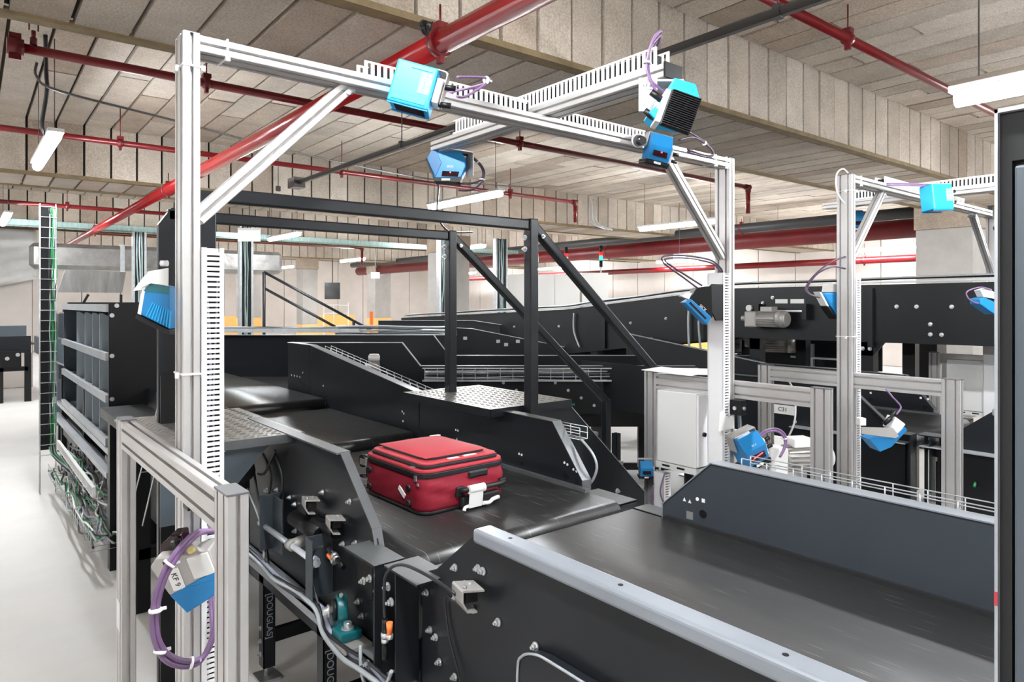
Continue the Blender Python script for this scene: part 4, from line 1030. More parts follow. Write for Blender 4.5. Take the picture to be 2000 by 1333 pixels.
def conv(ox, oy, which, label):
    t = thing('belt_conveyor', label, 'conveyor', (ox + 1.1, oy + {1: 0, 2: 2.7, 3: 4.2, 4: 6}[which], 0), group='belt conveyors of the two lines')
    X = lambda v: v + ox
    Y = lambda v: v + oy
    T = lambda ps: [(a + oy, z) for a, z in ps]
    if which == 1:
        side_plate(t, X(1.10), T([(-1.6, .45), (1.78, .45), (1.78, .93), (1.70, .965), (1.505, 1.12), (-1.6, 1.12)]))
        rail = obj('top_rail', MB().box(X(1.088), Y(-1.6), 1.098, X(1.150), Y(1.505), 1.137), 'rail_sheen', t, bevel=.009, seg=3)
        for yy in (1.38, 1.0, .62):
            obj('rail_hole', MB().cyl((X(1.12), Y(yy), 1.1365), (X(1.12), Y(yy), 1.1378), .006, 10), 'black_plastic', rail)
        side_plate(t, X(2.2), T([(-1.6, .80), (1.74, .80), (1.74, .945), (1.515, 1.145), (-1.6, 1.145)]), m='steel_blue')
        flange(t, X(2.195), X(2.26), T([(1.74, .88), (1.74, .945), (1.515, 1.147), (-1.6, 1.147)]), m='rail_sheen')
        belt(t, X(1.16), X(2.185), Y(-1.6), Y(1.91), .892, .03, 'belt_worn')
        obj('slider_bed', MB().box(X(1.13), Y(-1.6), .80, X(2.2), Y(1.84), .835), 'steel_dark', t)
        obj('belt_skirt', MB().box(X(2.183), Y(-1.6), .880, X(2.2), Y(1.72), .905), 'matte_black', t)
        obj('end_bracket', MB().box(X(1.02), Y(1.68), .938, X(1.14), Y(1.87), .944).box(X(1.094), Y(1.84), .45, X(1.10), Y(1.86), .94).box(X(1.02), Y(1.80), .60, X(1.10), Y(1.806), .94), 'steel_plate', t)
        obj('bracket_top', MB().box(X(1.019), Y(1.679), .9441, X(1.141), Y(1.871), .9452), 'steel_mid', t)
        obj('bracket_top', MB().box(X(2.2), Y(1.66), .8921, X(2.29), Y(1.89), .8932), 'steel_mid', t)
        obj('end_bracket', MB().box(X(2.2), Y(1.66), .885, X(2.29), Y(1.89), .892).box(X(2.22), Y(1.66), .6, X(2.226), Y(1.89), .89), 'steel_plate', t)
    if which == 2:
        side_plate(t, X(1.10), T([(2.06, .45), (2.6, .45), (2.6, .45 if ox == 0 else .78), (3.35, .45 if ox == 0 else .78), (3.35, 1.2), (2.33, 1.2), (2.085, .985), (2.06, .93)]))
        flange(t, X(1.075), X(1.13), T([(3.3, 1.2), (2.33, 1.2)]), .006, m='steel_mid')
        flange(t, X(1.090), X(1.125), T([(2.33, 1.2), (2.085, .985), (2.065, .93)]), .005, m='steel_mid')
        side_plate(t, X(2.2), T([(2.19, .80), (3.59, .80), (3.59, 1.193), (2.39, 1.185), (2.19, .945)]))
        flange(t, X(2.195), X(2.25), T([(3.59, 1.195), (2.39, 1.187), (2.19, .945), (2.19, .89)]), m='steel_mid')
        belt(t, X(1.14), X(2.185), Y(1.945), Y(3.61), .903, .045)
        obj('slider_bed', MB().box(X(1.13), Y(2.07), .78, X(2.2), Y(3.55), .806), 'steel_dark', t)
        obj('guide_strip', MB().box(X(2.175), Y(2.15), .903, X(2.2), Y(3.59), .918), 'steel_mid', t)
        obj('end_bracket', MB().box(X(1.005), Y(1.905), .928, X(1.11), Y(2.12), .935).box(X(1.09), Y(1.905), .45, X(1.098), Y(2.08), .93).box(X(1.005), Y(1.905), .5, X(1.10), Y(1.912), .93), 'steel_plate', t)
        obj('bracket_top', MB().box(X(1.004), Y(1.904), .9351, X(1.111), Y(2.121), .9362), 'steel_mid', t)
        obj('bracket_top', MB().box(X(2.19), Y(1.96), .8921, X(2.30), Y(2.19), .8932), 'steel_mid', t)
        obj('end_bracket', MB().box(X(2.19), Y(1.96), .885, X(2.30), Y(2.19), .892).box(X(2.19), Y(1.96), .8, X(2.30), Y(1.966), .89), 'steel_plate', t)
    if which == 3:
        side_plate(t, X(1.10), T([(3.38, .45 if ox == 0 else .78), (4.85, .45 if ox == 0 else .78), (4.85, 1.2), (3.38, 1.2)]))
        side_plate(t, X(2.2), T([(3.6, .80), (5.25, .80), (5.25, 1.41), (3.6, 1.195)]))
        flange(t, X(2.195), X(2.25), T([(5.25, 1.412), (3.6, 1.197)]), m='steel_light')
        belt(t, X(1.14), X(2.185), Y(3.62), Y(4.90), .955, .045)
        obj('slider_bed', MB().box(X(1.13), Y(3.7), .78, X(2.2), Y(4.85), .845), 'steel_dark', t)
    if which == 4:
        side_plate(t, X(1.10), T([(4.88, .45), (7.6, .45), (7.6, 1.12), (4.88, 1.12)]))
        side_plate(t, X(2.2), T([(5.265, .80), (5.72, .80), (5.72, 1.41), (5.265, 1.41)]))
        flange(t, X(2.195), X(2.25), T([(5.72, 1.412), (5.265, 1.412)]), m='steel_light')
        belt(t, X(1.14), X(2.185), Y(4.93), Y(8.0), 1.02, .045)
    return t
C1 = conv(0, 0, 1, 'near belt conveyor at lower right with light grey top rail')
C2 = conv(0, 0, 2, 'belt conveyor carrying the red suitcase')
C3 = conv(0, 0, 3, 'belt conveyor section behind the suitcase, between the two checker plates')
C4 = conv(0, 0, 4, 'farthest section of the first belt line with a shiny belt')
D1 = conv(3.55, -.2, 1, 'near belt conveyor of the second line behind the guard frames')
D2 = conv(3.55, -.2, 2, 'second line belt conveyor with a round end roller seen through the frame')
D3 = conv(3.55, -.2, 3, 'second line belt section behind the right arch')

# signs, holes and bolts on the plates
def hole(parent, x, y, z, s=.012, sq=False, rim=True):
    o = root_loc(parent)
    b = MB()
    if sq: b.box(x - .002, y - s, z - s * .7, x - .0005, y + s, z + s * .7)
    else: b.cyl((x - .002, y, z), (x - .0005, y, z), s, 14)
    obj('sensor_hole', b, 'black_plastic', parent)
def marks(parent, x, pts, m='white_plastic', s=.006):
    for (y, z, k) in pts:
        b = MB()
        if k == 't': b.prism([(y - s, z - s), (y + s, z - s), (y, z + s)], 'x', x - .0015, x)
        elif k == 'd': b.cyl((x - .002, y, z), (x, y, z), s, 12)
        else: b.box(x - .0015, y - s, z - s, x, y + s, z + s)
        obj('printed_mark', b, m, parent)
marks(C1, 2.2, [(1.635, .985, 't'), (1.610, .983, 't'), (1.575, .999, 'd'), (1.548, .999, 's')], s=.007)
marks(C1, 2.2, [(1.61, .928, 's')], 'bolt', s=.015)
hole(C1, 2.2, 1.55, .948, .016)
hole(C2, 2.2, 2.30, .945, .018); hole(C2, 2.2, 2.235, .93, .012, True); hole(C2, 2.2, 2.62, .945, .012, True); hole(C3, 2.2, 3.75, .965, .012, True)
hole(C2, 2.2, 3.2, .96, .008); hole(C3, 2.2, 5.05, .99, .015, True); hole(C3, 2.2, 4.95, 1.03, .010, True); hole(C4, 2.2, 5.45, 1.10, .02, True); hole(C4, 2.2, 5.38, 1.09, .02, True)
marks(C2, 2.2, [(2.31, 1.005, 'd'), (2.29, 1.0, 'd'), (2.25, .985, 'd'), (2.23, .98, 'd'), (2.64, .99, 'd'), (2.62, .988, 'd'), (3.2, 1.03, 'd'), (3.18, 1.028, 'd'), (3.19, .98, 't')], s=.006)
marks(C3, 2.2, [(3.80, 1.06, 'd'), (3.78, 1.05, 'd'), (3.79, 1.0, 'd'), (5.0, 1.11, 'd')], s=.007)
marks(C4, 2.2, [(5.4, 1.18, 'd'), (5.46, 1.14, 'd'), (5.52, 1.14, 'd'), (5.58, 1.14, 'd'), (5.64, 1.14, 'd')], s=.008)
hole(D2, 5.75, 2.05, .95, .018); marks(D2, 5.75, [(2.08, 1.02, 'd'), (2.03, 1.015, 'd'), (2.45, 1.02, 'd')], s=.009); hole(D2, 5.75, 2.45, .97, .016, True)
bolts(C1, [(1.098, 1.402, .917), (1.098, 1.254, .912), (1.098, 1.594, .916), (1.098, 1.515, .911), (1.098, 1.490, 1.031), (1.098, 1.468, 1.030), (1.098, 1.731, .775), (1.098, 1.70, .765), (1.098, 1.68, .70), (1.098, 1.60, .69), (1.098, 1.60, 1.0), (1.098, 1.75, .88), (1.098, 1.21, .90)])
bolts(C2, [(1.098, 2.498, 1.02), (1.098, 2.265, 1.037), (1.098, 2.83, .927), (1.098, 2.977, .928), (1.098, 2.774, .911), (1.098, 2.77, .80), (1.098, 2.55, .70), (1.098, 2.32, .87), (1.098, 2.20, .70), (1.098, 2.17, .66), (1.098, 3.1, .90), (1.098, 3.0, .70), (1.098, 2.22, .90), (1.098, 2.46, .74)])
bolts(C2, [(1.003, 1.93, .89), (1.003, 1.97, .87), (1.003, 1.94, .62), (1.085, 2.03, .80), (1.085, 2.02, .74)], 1.1)
bolts(C1, [(1.018, 1.84, .89), (1.09, 1.83, .66), (1.018, 1.82, .85)], 1.2)
bolts(D1, [(4.648, 1.2, .90), (4.648, 1.35, .70), (4.648, 1.5, .62), (4.648, 1.05, .66)], 1.2)
bolts(D2, [(4.648, 1.98, .85), (4.648, 2.2, .72), (4.648, 2.5, .90), (4.648, 2.1, .64)], 1.2)
# arched bracket on the near plate
obj('reinforcing_bracket', MB().prism([(1.285, .6), (1.285, .86), (1.275, .885), (1.24, .91), (1.19, .917), (1.0, .917), (.9, .905), (.9, .6)], 'x', 1.068, 1.098), 'steel_plate', C1, bevel=.004)
obj('bracket_edge', MB().tube([(1.066, 1.285, .6), (1.066, 1.286, .84), (1.066, 1.27, .89), (1.066, 1.22, .915), (1.066, 1.15, .919), (1.066, .9, .915)], .0035, 6), 'steel_light', C1)
# lower support channel and cross members
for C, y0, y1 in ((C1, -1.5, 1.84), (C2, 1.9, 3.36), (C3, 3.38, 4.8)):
    obj('support_channel', MB().box(1.04, y0, .585, 1.10, y1, .592).box(1.04, y0, .555, 1.046, y1, .592).box(1.094, y0, .5, 1.10, y1, .592), 'steel_light', C)
    obj('shade_panel', MB().box(1.45, y0 + .05, .03, 1.47, y1 - .02, .76), 'steel_dark', C)  # dark sheet added to stand for the deep shade under the belts
    obj('cross_members', MB().box(1.11, y0 + .1, .5, 2.2, y0 + .18, .56).box(1.11, y1 - .2, .5, 2.2, y1 - .12, .56).box(1.13, y0, .45, 1.16, y1, .7).box(2.12, y0, .45, 2.15, y1, .78), 'steel_dark', C)

def leg(parent, x, y, txt=True, w_=.055, h=.56, two=True):
    l = obj('leg', MB().box(x, y, .06, x + w_, y + .004, h).box(x, y, .06, x + .004, y + w_, h).box(x, y + w_, .06, x + w_, y + w_ + .004, h).box(x + w_ - .002, y, .10, x + w_, y + .06, h), 'steel_plate', parent)
    obj('foot', MB().box(x - .02, y - .02, 0, x + w_ + .02, y + .09, .012).cyl((x + w_ / 2, y + .03, .012), (x + w_ / 2, y + .03, .1), .012, 10), 'galv', l)
    for z in (.12, .18, .24): place('bolt', BOLT, l, Vector((x - .001, y + .03, z)) - root_loc(l), (1, 1, 1))
    if txt:
        o = text('stamped_lettering', '[DOUGLAS]', .040, 'steel_light', l, tuple(Vector((x + w_ / 2, y - .001, .30)) - root_loc(l)), (R(90), R(90), 0), .0008)
    return l
for (C, ys) in ((C2, (3.16, 2.50)), (C1, (1.60, .2)), (C3, (4.6,))):
    for y in ys:
        leg(C, 1.10, y, C in (C1, C2)); leg(C, 2.12, y, False)
        obj('leg_brace', MB().box(1.15, y + .02, .16, 2.15, y + .05, .22), 'steel_dark', C)
for C, ys in ((D2, (2.7, 1.9)), (D1, (1.3,)), (D3, (4.2, 3.4))):
    for y in ys:
        leg(C, 4.65, y, False); leg(C, 5.7, y, False)
obj('drive_cover', MB().box(4.62, 1.0, .25, 4.66, 1.58, .86), 'steel_dark', D1, bevel=.004)
obj('drive_cover', MB().box(4.62, 1.76, .25, 4.66, 2.4, .86), 'steel_dark', D2, bevel=.004)
obj('lower_lip', MB().box(4.56, 1.0, .872, 4.65, 1.66, .878), 'steel_light', D1)
obj('lower_lip', MB().box(4.56, 1.74, .872, 4.65, 2.5, .878), 'steel_light', D2)

# tensioner, photo-eye guards, bearing etc. on the suitcase conveyor
t = thing('belt_tensioner', 'threaded chrome rod tensioner between two dark plates on the conveyor side', 'tensioner', (1.0, 2.66, .8))
obj('end_plate', MB().box(.995, 2.905, .70, 1.098, 2.911, .935).box(1.05, 2.80, .70, 1.056, 2.905, .93), 'slate_blue', t, bevel=.004)
obj('end_plate', MB().box(.995, 2.415, .66, 1.098, 2.421, .89).box(.995, 2.36, .66, 1.0, 2.415, .89), 'slate_blue', t, bevel=.004)
obj('threaded_rod', MB().cyl((1.02, 2.95, .80), (1.02, 2.38, .80), .0115, 12), 'chrome', t)
obj('rod_nut', MB().cyl((1.02, 2.935, .80), (1.02, 2.912, .80), .017, 6).cyl((1.02, 2.975, .8), (1.02, 2.95, .8), .012, 12), 'chrome', t)
obj('rod_nut', MB().cyl((1.02, 2.414, .80), (1.02, 2.39, .80), .020, 16).cyl((1.02, 2.39, .80), (1.02, 2.372, .80), .015, 6), 'chrome', t)
obj('slide_sleeve', MB().cyl((1.02, 2.64, .80), (1.02, 2.60, .80), .02, 14).cyl((1.02, 2.62, .80), (1.095, 2.60, .82), .022, 14), 'grey_plate', t)
obj('tension_roller', MB().cyl((1.06, 2.69, .882), (1.06, 2.43, .882), .030, 18), 'black_plastic', t)
obj('tension_roller', MB().cyl((1.075, 2.52, .91), (1.075, 2.33, .91), .022, 18), 'black_plastic', t)
def eye_guard(x, y, z, label, s=1.0):
    t = thing('sensor_guard', label, 'sensor guard', (x, y, z), (0, 0, R(-12)), 'bent steel sensor guards')
    t.scale = (s,) * 3
    prof = [(.0, .018), (-.055, .026), (-.058, .022), (-.058, -.006), (-.045, -.03), (-.02, -.034), (-.018, -.030), (-.042, -.026), (-.054, -.004), (-.054, .020), (0, .013)]
    obj('bent_plate', MB().prism(prof, 'y', -.03, .035), 'grey_plate', t, world=False, bevel=.0008)
    obj('sensor_body', MB().box(-.045, -.02, -.012, -.012, .02, .012), 'black_plastic', t, world=False, bevel=.002)
    obj('adjusting_screw', MB().cyl((-.03, .035, .0), (-.03, .05, .0), .006, 8).cyl((-.02, .035, .012), (-.02, .048, .012), .005, 8).cyl((-.045, -.015, .026), (-.045, -.015, .032), .005, 8).cyl((-.02, .01, .021), (-.02, .01, .027), .005, 8), 'bolt', t, world=False)
eye_guard(1.09, 2.52, .975, 'left bent grey sensor guard above the chrome tensioner rod')
eye_guard(1.09, 2.30, .955, 'bent grey sensor guard nearest the suitcase conveyor end')
eye_guard(1.09, 1.475, .972, 'bent grey sensor guard on the near conveyor plate below the light rail', 1.1)
t = thing('pillow_bearing', 'teal pillow block bearing under the suitcase conveyor end', 'bearing', (1.05, 2.25, .62))
obj('bearing_base', MB().box(1.00, 2.13, .605, 1.08, 2.21, .635), 'teal', t, bevel=.006)
obj('bearing_ring', MB().cyl((1.067, 2.232, .675), (1.034, 2.242, .675), .050, 24).box(1.03, 2.20, .61, 1.07, 2.255, .65), 'teal', t, bevel=.003)
obj('bearing_core', MB().cyl((1.034, 2.242, .675), (1.022, 2.2456, .675), .036, 20), 'black_plastic', t)
obj('shaft_end', MB().cyl((1.022, 2.2456, .675), (.99, 2.255, .675), .014, 14).cyl((1.012, 2.2486, .675), (1.005, 2.2507, .675), .021, 14), 'bolt', t)
obj('fixing_bolt', MB().cyl((1.04, 2.165, .635), (1.04, 2.165, .640), .022, 14).cyl((1.04, 2.165, .64), (1.04, 2.165, .658), .014, 6).cyl((1.045, 2.225, .72), (1.040, 2.215, .735), .007, 8), 'bolt', t)
obj('mount_plate', MB().box(.99, 2.08, .592, 1.09, 2.24, .604), 'grey_plate', t)
t = thing('drive_opening', 'black drive opening with a cover behind the orange connector', 'cover', (1.09, 2.11, .84))
obj('cover_plate', MB().prism([(2.20, .89), (2.06, .885), (2.04, .80), (2.09, .74), (2.20, .78)], 'x', 1.090, 1.098), 'black_plastic', t)
def connector(x, y, z, label, vert=False):
    t = thing('cable_connector', label, 'connector', (x, y, z), group='sensor plug connectors')
    d = Vector((0, 0, -1)) if vert else Vector((0, -.96, -.28)); p = Vector((x, y, z))
    sd = Vector((0, -.028, 0)) if vert else Vector((0, 0, -.022))
    obj('black_plug', MB().cyl(p, p + d * .04, .009, 12).cyl(p + d * .07, p + d * .12, .009, 12), 'black_plastic', t)
    obj('metal_ring', MB().cyl(p + d * .04, p + d * .055, .012, 12).cyl(p + d * .058, p + d * .07, .011, 12), 'bolt', t)
    obj('orange_plug', MB().cyl(p + sd, p + sd + d * .035, .010, 12, .008), 'orange', t)
    obj('orange_ring', MB().cyl(p + sd + d * .035, p + sd + d * .048, .011, 12), 'bolt', t)
connector(1.02, 2.27, .885, 'orange and black plug connector near the bent guards')
connector(1.00, 1.83, .80, 'orange and black plug pair hanging on the near conveyor end plate', True)

# cables on the conveyor side
rc = random.Random(11)
def wob(pts, a=.008):
    return [(x + rc.uniform(-a, a), y + rc.uniform(-a, a), z + rc.uniform(-a, a)) for x, y, z in pts]
base = [(1.03, 3.3, .64), (1.03, 3.0, .63), (1.02, 2.75, .625), (1.02, 2.55, .64), (1.02, 2.40, .655), (1.015, 2.32, .64), (1.01, 2.24, .60), (1.01, 2.1, .585), (1.01, 1.95, .60), (1.01, 1.8, .60), (1.03, 1.6, .57), (1.05, 1.3, .5)]
for k, (m_, r_, lab) in enumerate((('black_cable', .009, 'black bundled cable sagging along the lower conveyor channel, uppermost'), ('black_cable', .007, 'thin black cable in the bundle along the lower conveyor channel'),
                              ('silver_cable', .008, 'pale cable lying on the lower conveyor channel'), ('grey_cable', .009, 'lavender grey cable running under the teal bearing to the bottom edge'), ('black_cable', .006, 'black cable lowest in the bundle by the teal bearing'))):
    cable(lab, wob([(x - .012 * (k % 3), y, z + .012 * (k // 2) - .005) for x, y, z in base]), r_, m_, 'side_cable', group='cables along the conveyor channel')
for k, pts in enumerate(([(1.05, 3.15, 1.02), (1.05, 3.10, .9), (1.06, 3.05, .8), (1.05, 2.98, .70), (1.03, 2.9, .64)], [(1.06, 3.05, 1.08), (1.07, 2.98, 1.0), (1.07, 3.02, .88), (1.06, 3.1, .78), (1.05, 3.0, .66)],
                         [(1.06, 2.9, 1.12), (1.06, 3.0, 1.02), (1.07, 3.08, .98), (1.07, 3.14, .97)], [(1.07, 2.93, 1.1), (1.08, 2.87, 1.0), (1.08, 2.9, .9), (1.06, 3.0, .75)])):
    cable(['black cable hanging from the camera cluster under the left checker plate', 'black cable crossing behind the left guard post', 'short black cable bow under the left checker plate', 'black cable bow left of the tensioner'][k], pts, .0055, 'black_cable', 'loose_cable', group='black cables under the checker plate')
cable('slim grey rod leaning across the conveyor side by the guard post', [(1.03, 3.2, .92), (1.02, 2.96, .80), (1.02, 2.92, .66)], .006, 'silver_cable', 'loose_cable')
cable('black cable curving from the bent guard to the near plug pair', [(1.03, 1.50, .975), (1.02, 1.62, .99), (1.01, 1.75, .985), (1.0, 1.82, .94), (1.0, 1.835, .86), (1.0, 1.83, .80)], .005, 'black_cable', 'loose_cable')
cable('thin black cable falling from the near bent guard to the bottom', [(1.04, 1.47, .95), (1.06, 1.56, .93), (1.09, 1.64, .90), (1.09, 1.62, .80), (1.09, 1.56, .68), (1.09, 1.54, .5)], .003, 'black_cable', 'loose_cable')
cable('thin black cable dropping from the plug by the tensioner', [(1.02, 2.31, .88), (1.01, 2.36, .86), (1.0, 2.385, .80), (1.01, 2.38, .72), (1.01, 2.33, .66)], .005, 'black_cable', 'loose_cable')
cable('grey cable loop at the conveyor end plate near the bottom', [(1.0, 1.99, .66), (.99, 1.96, .58), (.99, 1.90, .56), (1.0, 1.83, .60), (1.0, 1.79, .66)], .006, 'silver_cable', 'loose_cable')
t = thing('sensor_cluster', 'black sensor cluster with shiny fittings under the left checker plate', 'sensor', (1.0, 3.18, 1.0))
obj('sensor_body', MB().cyl((1.0, 3.25, 1.0), (1.0, 3.10, 1.0), .045, 14).box(.96, 3.16, .90, 1.03, 3.24, .97), 'black_plastic', t, bevel=.003)
obj('shiny_fittings', MB().cyl((.96, 3.22, 1.02), (.96, 3.19, 1.02), .014, 10).cyl((.955, 3.17, .98), (.955, 3.15, .98), .012, 10).cyl((.96, 3.21, .94), (.96, 3.20, .94), .012, 10).cyl((.95, 3.14, 1.02), (.95, 3.12, 1.02), .010, 10), 'bolt', t)

# checker plates and crossover gantry
t = thing('checker_plate', 'silver checker plate step at left beside the slotted duct', 'step plate', (.9, 3.2, 1.2))
obj('plate', MB().box(.58, 2.81, 1.192, 1.15, 3.68, 1.2), 'tread', t)
obj('plate_rim', MB().box(.58, 2.806, 1.165, 1.15, 2.812, 1.2).box(1.146, 2.81, 1.165, 1.153, 3.68, 1.2), 'steel_mid', t)
obj('support_gusset', MB().prism([(.60, 1.19), (1.04, 1.19), (.86, .99), (.78, .90), (.60, .90)], 'y', 2.84, 2.846), 'slate', t)
bolts(t, [(.70, 2.84, 1.14), (.83, 2.84, 1.165)], 1.0, (0, 0, R(90)))
t = thing('checker_plate', 'silver checker plate step at the foot of the dark stair handrail', 'step plate', (2.4, 3.2, 1.2))
obj('plate', MB().box(2.11, 2.76, 1.20, 2.68, 3.63, 1.208), 'tread', t)
obj('plate_rim', MB().box(2.105, 2.76, 1.165, 2.112, 3.63, 1.208).box(2.11, 2.755, 1.165, 2.68, 2.762, 1.208), 'steel_plate', t)
obj('support_frame', MB().box(2.26, 2.8, 1.12, 2.66, 2.84, 1.195).box(2.26, 3.55, 1.12, 2.66, 3.59, 1.195), 'steel_dark', t)

t = thing('crossover_gantry', 'dark steel handrail gantry crossing over the belt with sloping stair rails', 'handrail', (2.34, 3.1, 0))
for k, y in enumerate((2.71, 3.46)):
    w2 = .028
    obj('handrail_post', MB().box(2.312, y - w2, 1.10 if k == 0 else 1.2, 2.368, y + w2, 2.19), 'steel_plate', t, bevel=.006)
    obj('top_rail', MB().box(.76, y - .02, 2.13, 2.312, y + .02, 2.185), 'steel_plate', t, bevel=.008)
    obj('stair_rail', MB().bar((2.35, y, 2.155), (3.715, y, 1.03), .05, .05), 'steel_plate', t, bevel=.010)
    obj('newel_post', MB().box(3.69, y - .025, 0, 3.745, y + .025, 1.04), 'steel_plate', t, bevel=.006)
    bolts(t, [(2.300, y, 2.09), (2.300, y, 2.03)], 1.3)
    bolts(t, [(2.395, y - .03, 2.10)], 1.0, (0, 0, R(90)))
obj('left_leg', MB().box(.705, 2.69, 0, .76, 2.73, 2.17), 'steel_plate', t, bevel=.004)
obj('left_leg', MB().prism([(.72, 0), (.80, 0), (.80, 2.19), (.775, 2.19), (.72, 2.11)], 'y', 3.44, 3.48), 'steel_plate', t, bevel=.003)
obj('left_back_panel', MB().box(.72, 3.40, .0, .95, 3.41, 1.42), 'steel_dark', t)
t = thing('crossover_stair', 'dark stair flank sloping down to the right behind the belt', 'stair', (2.9, 3.0, 0))
obj('stringer', MB().prism([(2.37, 1.195), (2.66, 1.195), (3.86, .08), (3.86, 0), (3.45, 0), (2.37, .62)], 'y', 2.78, 2.786), 'steel_plate', t)
obj('stringer', MB().prism([(2.37, 1.195), (2.66, 1.195), (3.86, .08), (3.86, 0), (3.45, 0), (2.37, .62)], 'y', 3.52, 3.526), 'steel_plate', t)
obj('stringer_top_edge', MB().box(2.37, 2.775, 1.195, 2.665, 2.80, 1.201).bar((2.66, 2.785, 1.198), (3.86, 2.785, .083), .02, .004), 'steel_light', t)
for k in range(5): obj('stair_tread', MB().box(2.7 + .22 * k, 2.79, .97 - .205 * k, 2.93 + .22 * k, 3.52, .99 - .205 * k), 'tread', t)
bolts(t, [(2.48, 2.779, 1.11), (2.42, 2.779, 1.02), (3.08, 2.779, .62)], 1.4, (0, 0, R(90)))

def tread_relief(parent, x0, y0, x1, y1, z):
    b = MB(); k = 0; y = y0 + .02
    while y < y1 - .012:
        x = x0 + .018 + (.014 if k % 2 else 0); j = 0
        while x < x1 - .012:
            a = R(45 if (j + k) % 2 else -45); c, s_ = math.cos(a), math.sin(a)
            L, W_, h = .0135, .004, .0022
            vs = [(x + c * L, y + s_ * L, z), (x - s_ * W_, y + c * W_, z), (x - c * L, y - s_ * L, z), (x + s_ * W_, y - c * W_, z), (x + c * L * .5, y + s_ * L * .5, z + h), (x - c * L * .5, y - s_ * L * .5, z + h)]
            b.add(vs, [(0, 1, 4), (1, 2, 5), (1, 5, 4), (2, 3, 5), (3, 0, 4), (3, 4, 5)])
            x += .028; j += 1
        y += .026; k += 1
    o = obj('tread_relief', b, 'tread', parent); o['kind'] = 'stuff'
for o in [q for q in S.objects if q.name.startswith('checker_plate')]:
    if o.location.x < 2: tread_relief(o, .585, 2.815, 1.145, 3.675, 1.2)
    else: tread_relief(o, 2.115, 2.765, 2.675, 3.625, 1.208)

def wire_tray(label, x0, x1, pts, side=1, h=.06):
    """U-shaped wire basket tray along y; pts = [(y,z)...]"""
    t = thing('wire_tray', label, 'cable tray', (x0, pts[0][0], pts[0][1]), group='wire basket cable trays')
    b = MB()
    P = [Vector((0, y, z)) for y, z in pts]
    for xx, dz in ((x0, h), (x1, h), (x0, h / 2), (x1, h / 2), (x0, 0), (x1, 0), ((x0 + x1) / 2, 0)):
        b.tube([(xx, p.y, p.z + dz) for p in P], .0022, 6, False)
    obj('long_wires', b, 'galv', t)
    b = MB()
    for i in range(len(P) - 1):
        L = (P[i + 1] - P[i]).length; n = max(1, int(L / .1))
        for j in range(n + 1):
            c = P[i].lerp(P[i + 1], j / n)
            b.tube([(x0, c.y, c.z + h), (x0, c.y, c.z), (x1, c.y, c.z), (x1, c.y, c.z + h)], .0022, 6, False)
    o = obj('cross_wires', b, 'galv', t); o['kind'] = 'stuff'
    return t
wire_tray('wire tray along the outer top edge of the near right plate', 2.27, 2.33, [(-1.2, 1.12), (1.43, 1.12)], h=.05)
wire_tray('wire tray at the outer end of the suitcase conveyor plate', 2.26, 2.31, [(2.27, 1.11), (2.72, 1.11)], h=.055)
wire_tray('wire tray running down beside the sloping grey plate', 2.26, 2.31, [(3.6, 1.17), (5.1, 1.37)], h=.04)
cable('pale grey cable bowing out below the wire tray end', [(2.27, 2.27, 1.11), (2.27, 2.20, 1.06), (2.27, 2.17, 1.0), (2.27, 2.20, .93), (2.27, 2.24, .90)], .006, 'silver_cable', 'loose_cable')

# ================================================================== SUITCASE
def rrect(x0, y0, x1, y1, r, n=6):
    out = []
    for (cx, cy, a0) in ((x1 - r, y1 - r, 0), (x0 + r, y1 - r, 90), (x0 + r, y0 + r, 180), (x1 - r, y0 + r, 270)):
        for i in range(n + 1):
            a = R(a0 + 90 * i / n); out.append((cx + r * math.cos(a), cy + r * math.sin(a)))
    return out
sx0, sx1, sy0, sy1 = 1.432, 1.845, 2.325, 2.80
t = thing('red_suitcase', 'red fabric suitcase with black zip bands lying on the belt', 'suitcase', (1.64, 2.56, .903))
b = MB()
def softbody(z0, z1, inset, bulge, n=9, seed=0, top=False):
    """rounded fabric body with slight bulge and creases"""
    rows = []
    for j in range(n + 1):
        tt = j / n; z = z0 + (z1 - z0) * tt
        e = bulge * math.sin(math.pi * tt) - inset
        o = rrect(sx0 - e, sy0 - e, sx1 + e, sy1 + e, .055, 7)
        # subdivide straight edges for creases
        oo = []
        for i in range(len(o)):
            a, c = Vector(o[i]), Vector(o[(i + 1) % len(o)]); L = (c - a).length; m = max(1, int(L / .02))
            for k in range(m): oo.append(a.lerp(c, k / m))
        row = []
        for p in oo:
            cr = .0035 * math.sin(p.x * 55 + tt * 7 + seed) * math.sin(p.y * 31 + tt * 11) * math.sin(math.pi * tt)
            row.append((p.x + cr * (p.x - 1.64) * 4, p.y + cr * (p.y - 2.56) * 4 - (.004 * math.sin(tt * 14 + p.x * 20) * math.sin(math.pi * tt) if p.y < sy0 + .03 else 0), z))
        rows.append(row)
    N = len(rows[0]); mb = MB()
    vs = [v for r_ in rows for v in r_]
    mb.add(vs, [(j * N + i, j * N + (i + 1) % N, (j + 1) * N + (i + 1) % N, (j + 1) * N + i) for j in range(n) for i in range(N)], True)
    mb.f += [tuple(reversed(range(N))), tuple(range(n * N, (n + 1) * N))]; mb.sm += [False, False]
    return mb
obj('fabric_body', softbody(.915, 1.058, 0, .006), 'suit_red', t)
obj('bottom_piping', MB().prism(rrect(sx0 - .003, sy0 - .003, sx1 + .003, sy1 + .003, .055), 'z', .906, .917), 'suit_black', t, bevel=.003)
def band(e, z0, z1, name='zip_band', m='suit_black', dx=0, dy=0):
    return obj(name, MB().prism(rrect(sx0 - e + dx, sy0 - e, sx1 + e, sy1 + e - dy, max(.02, .055 + e)), 'z', z0, z1), m, t, bevel=.003)
band(.007, 1.047, 1.067); band(.003, 1.067, 1.079, 'lid_edge', 'suit_top_lit')
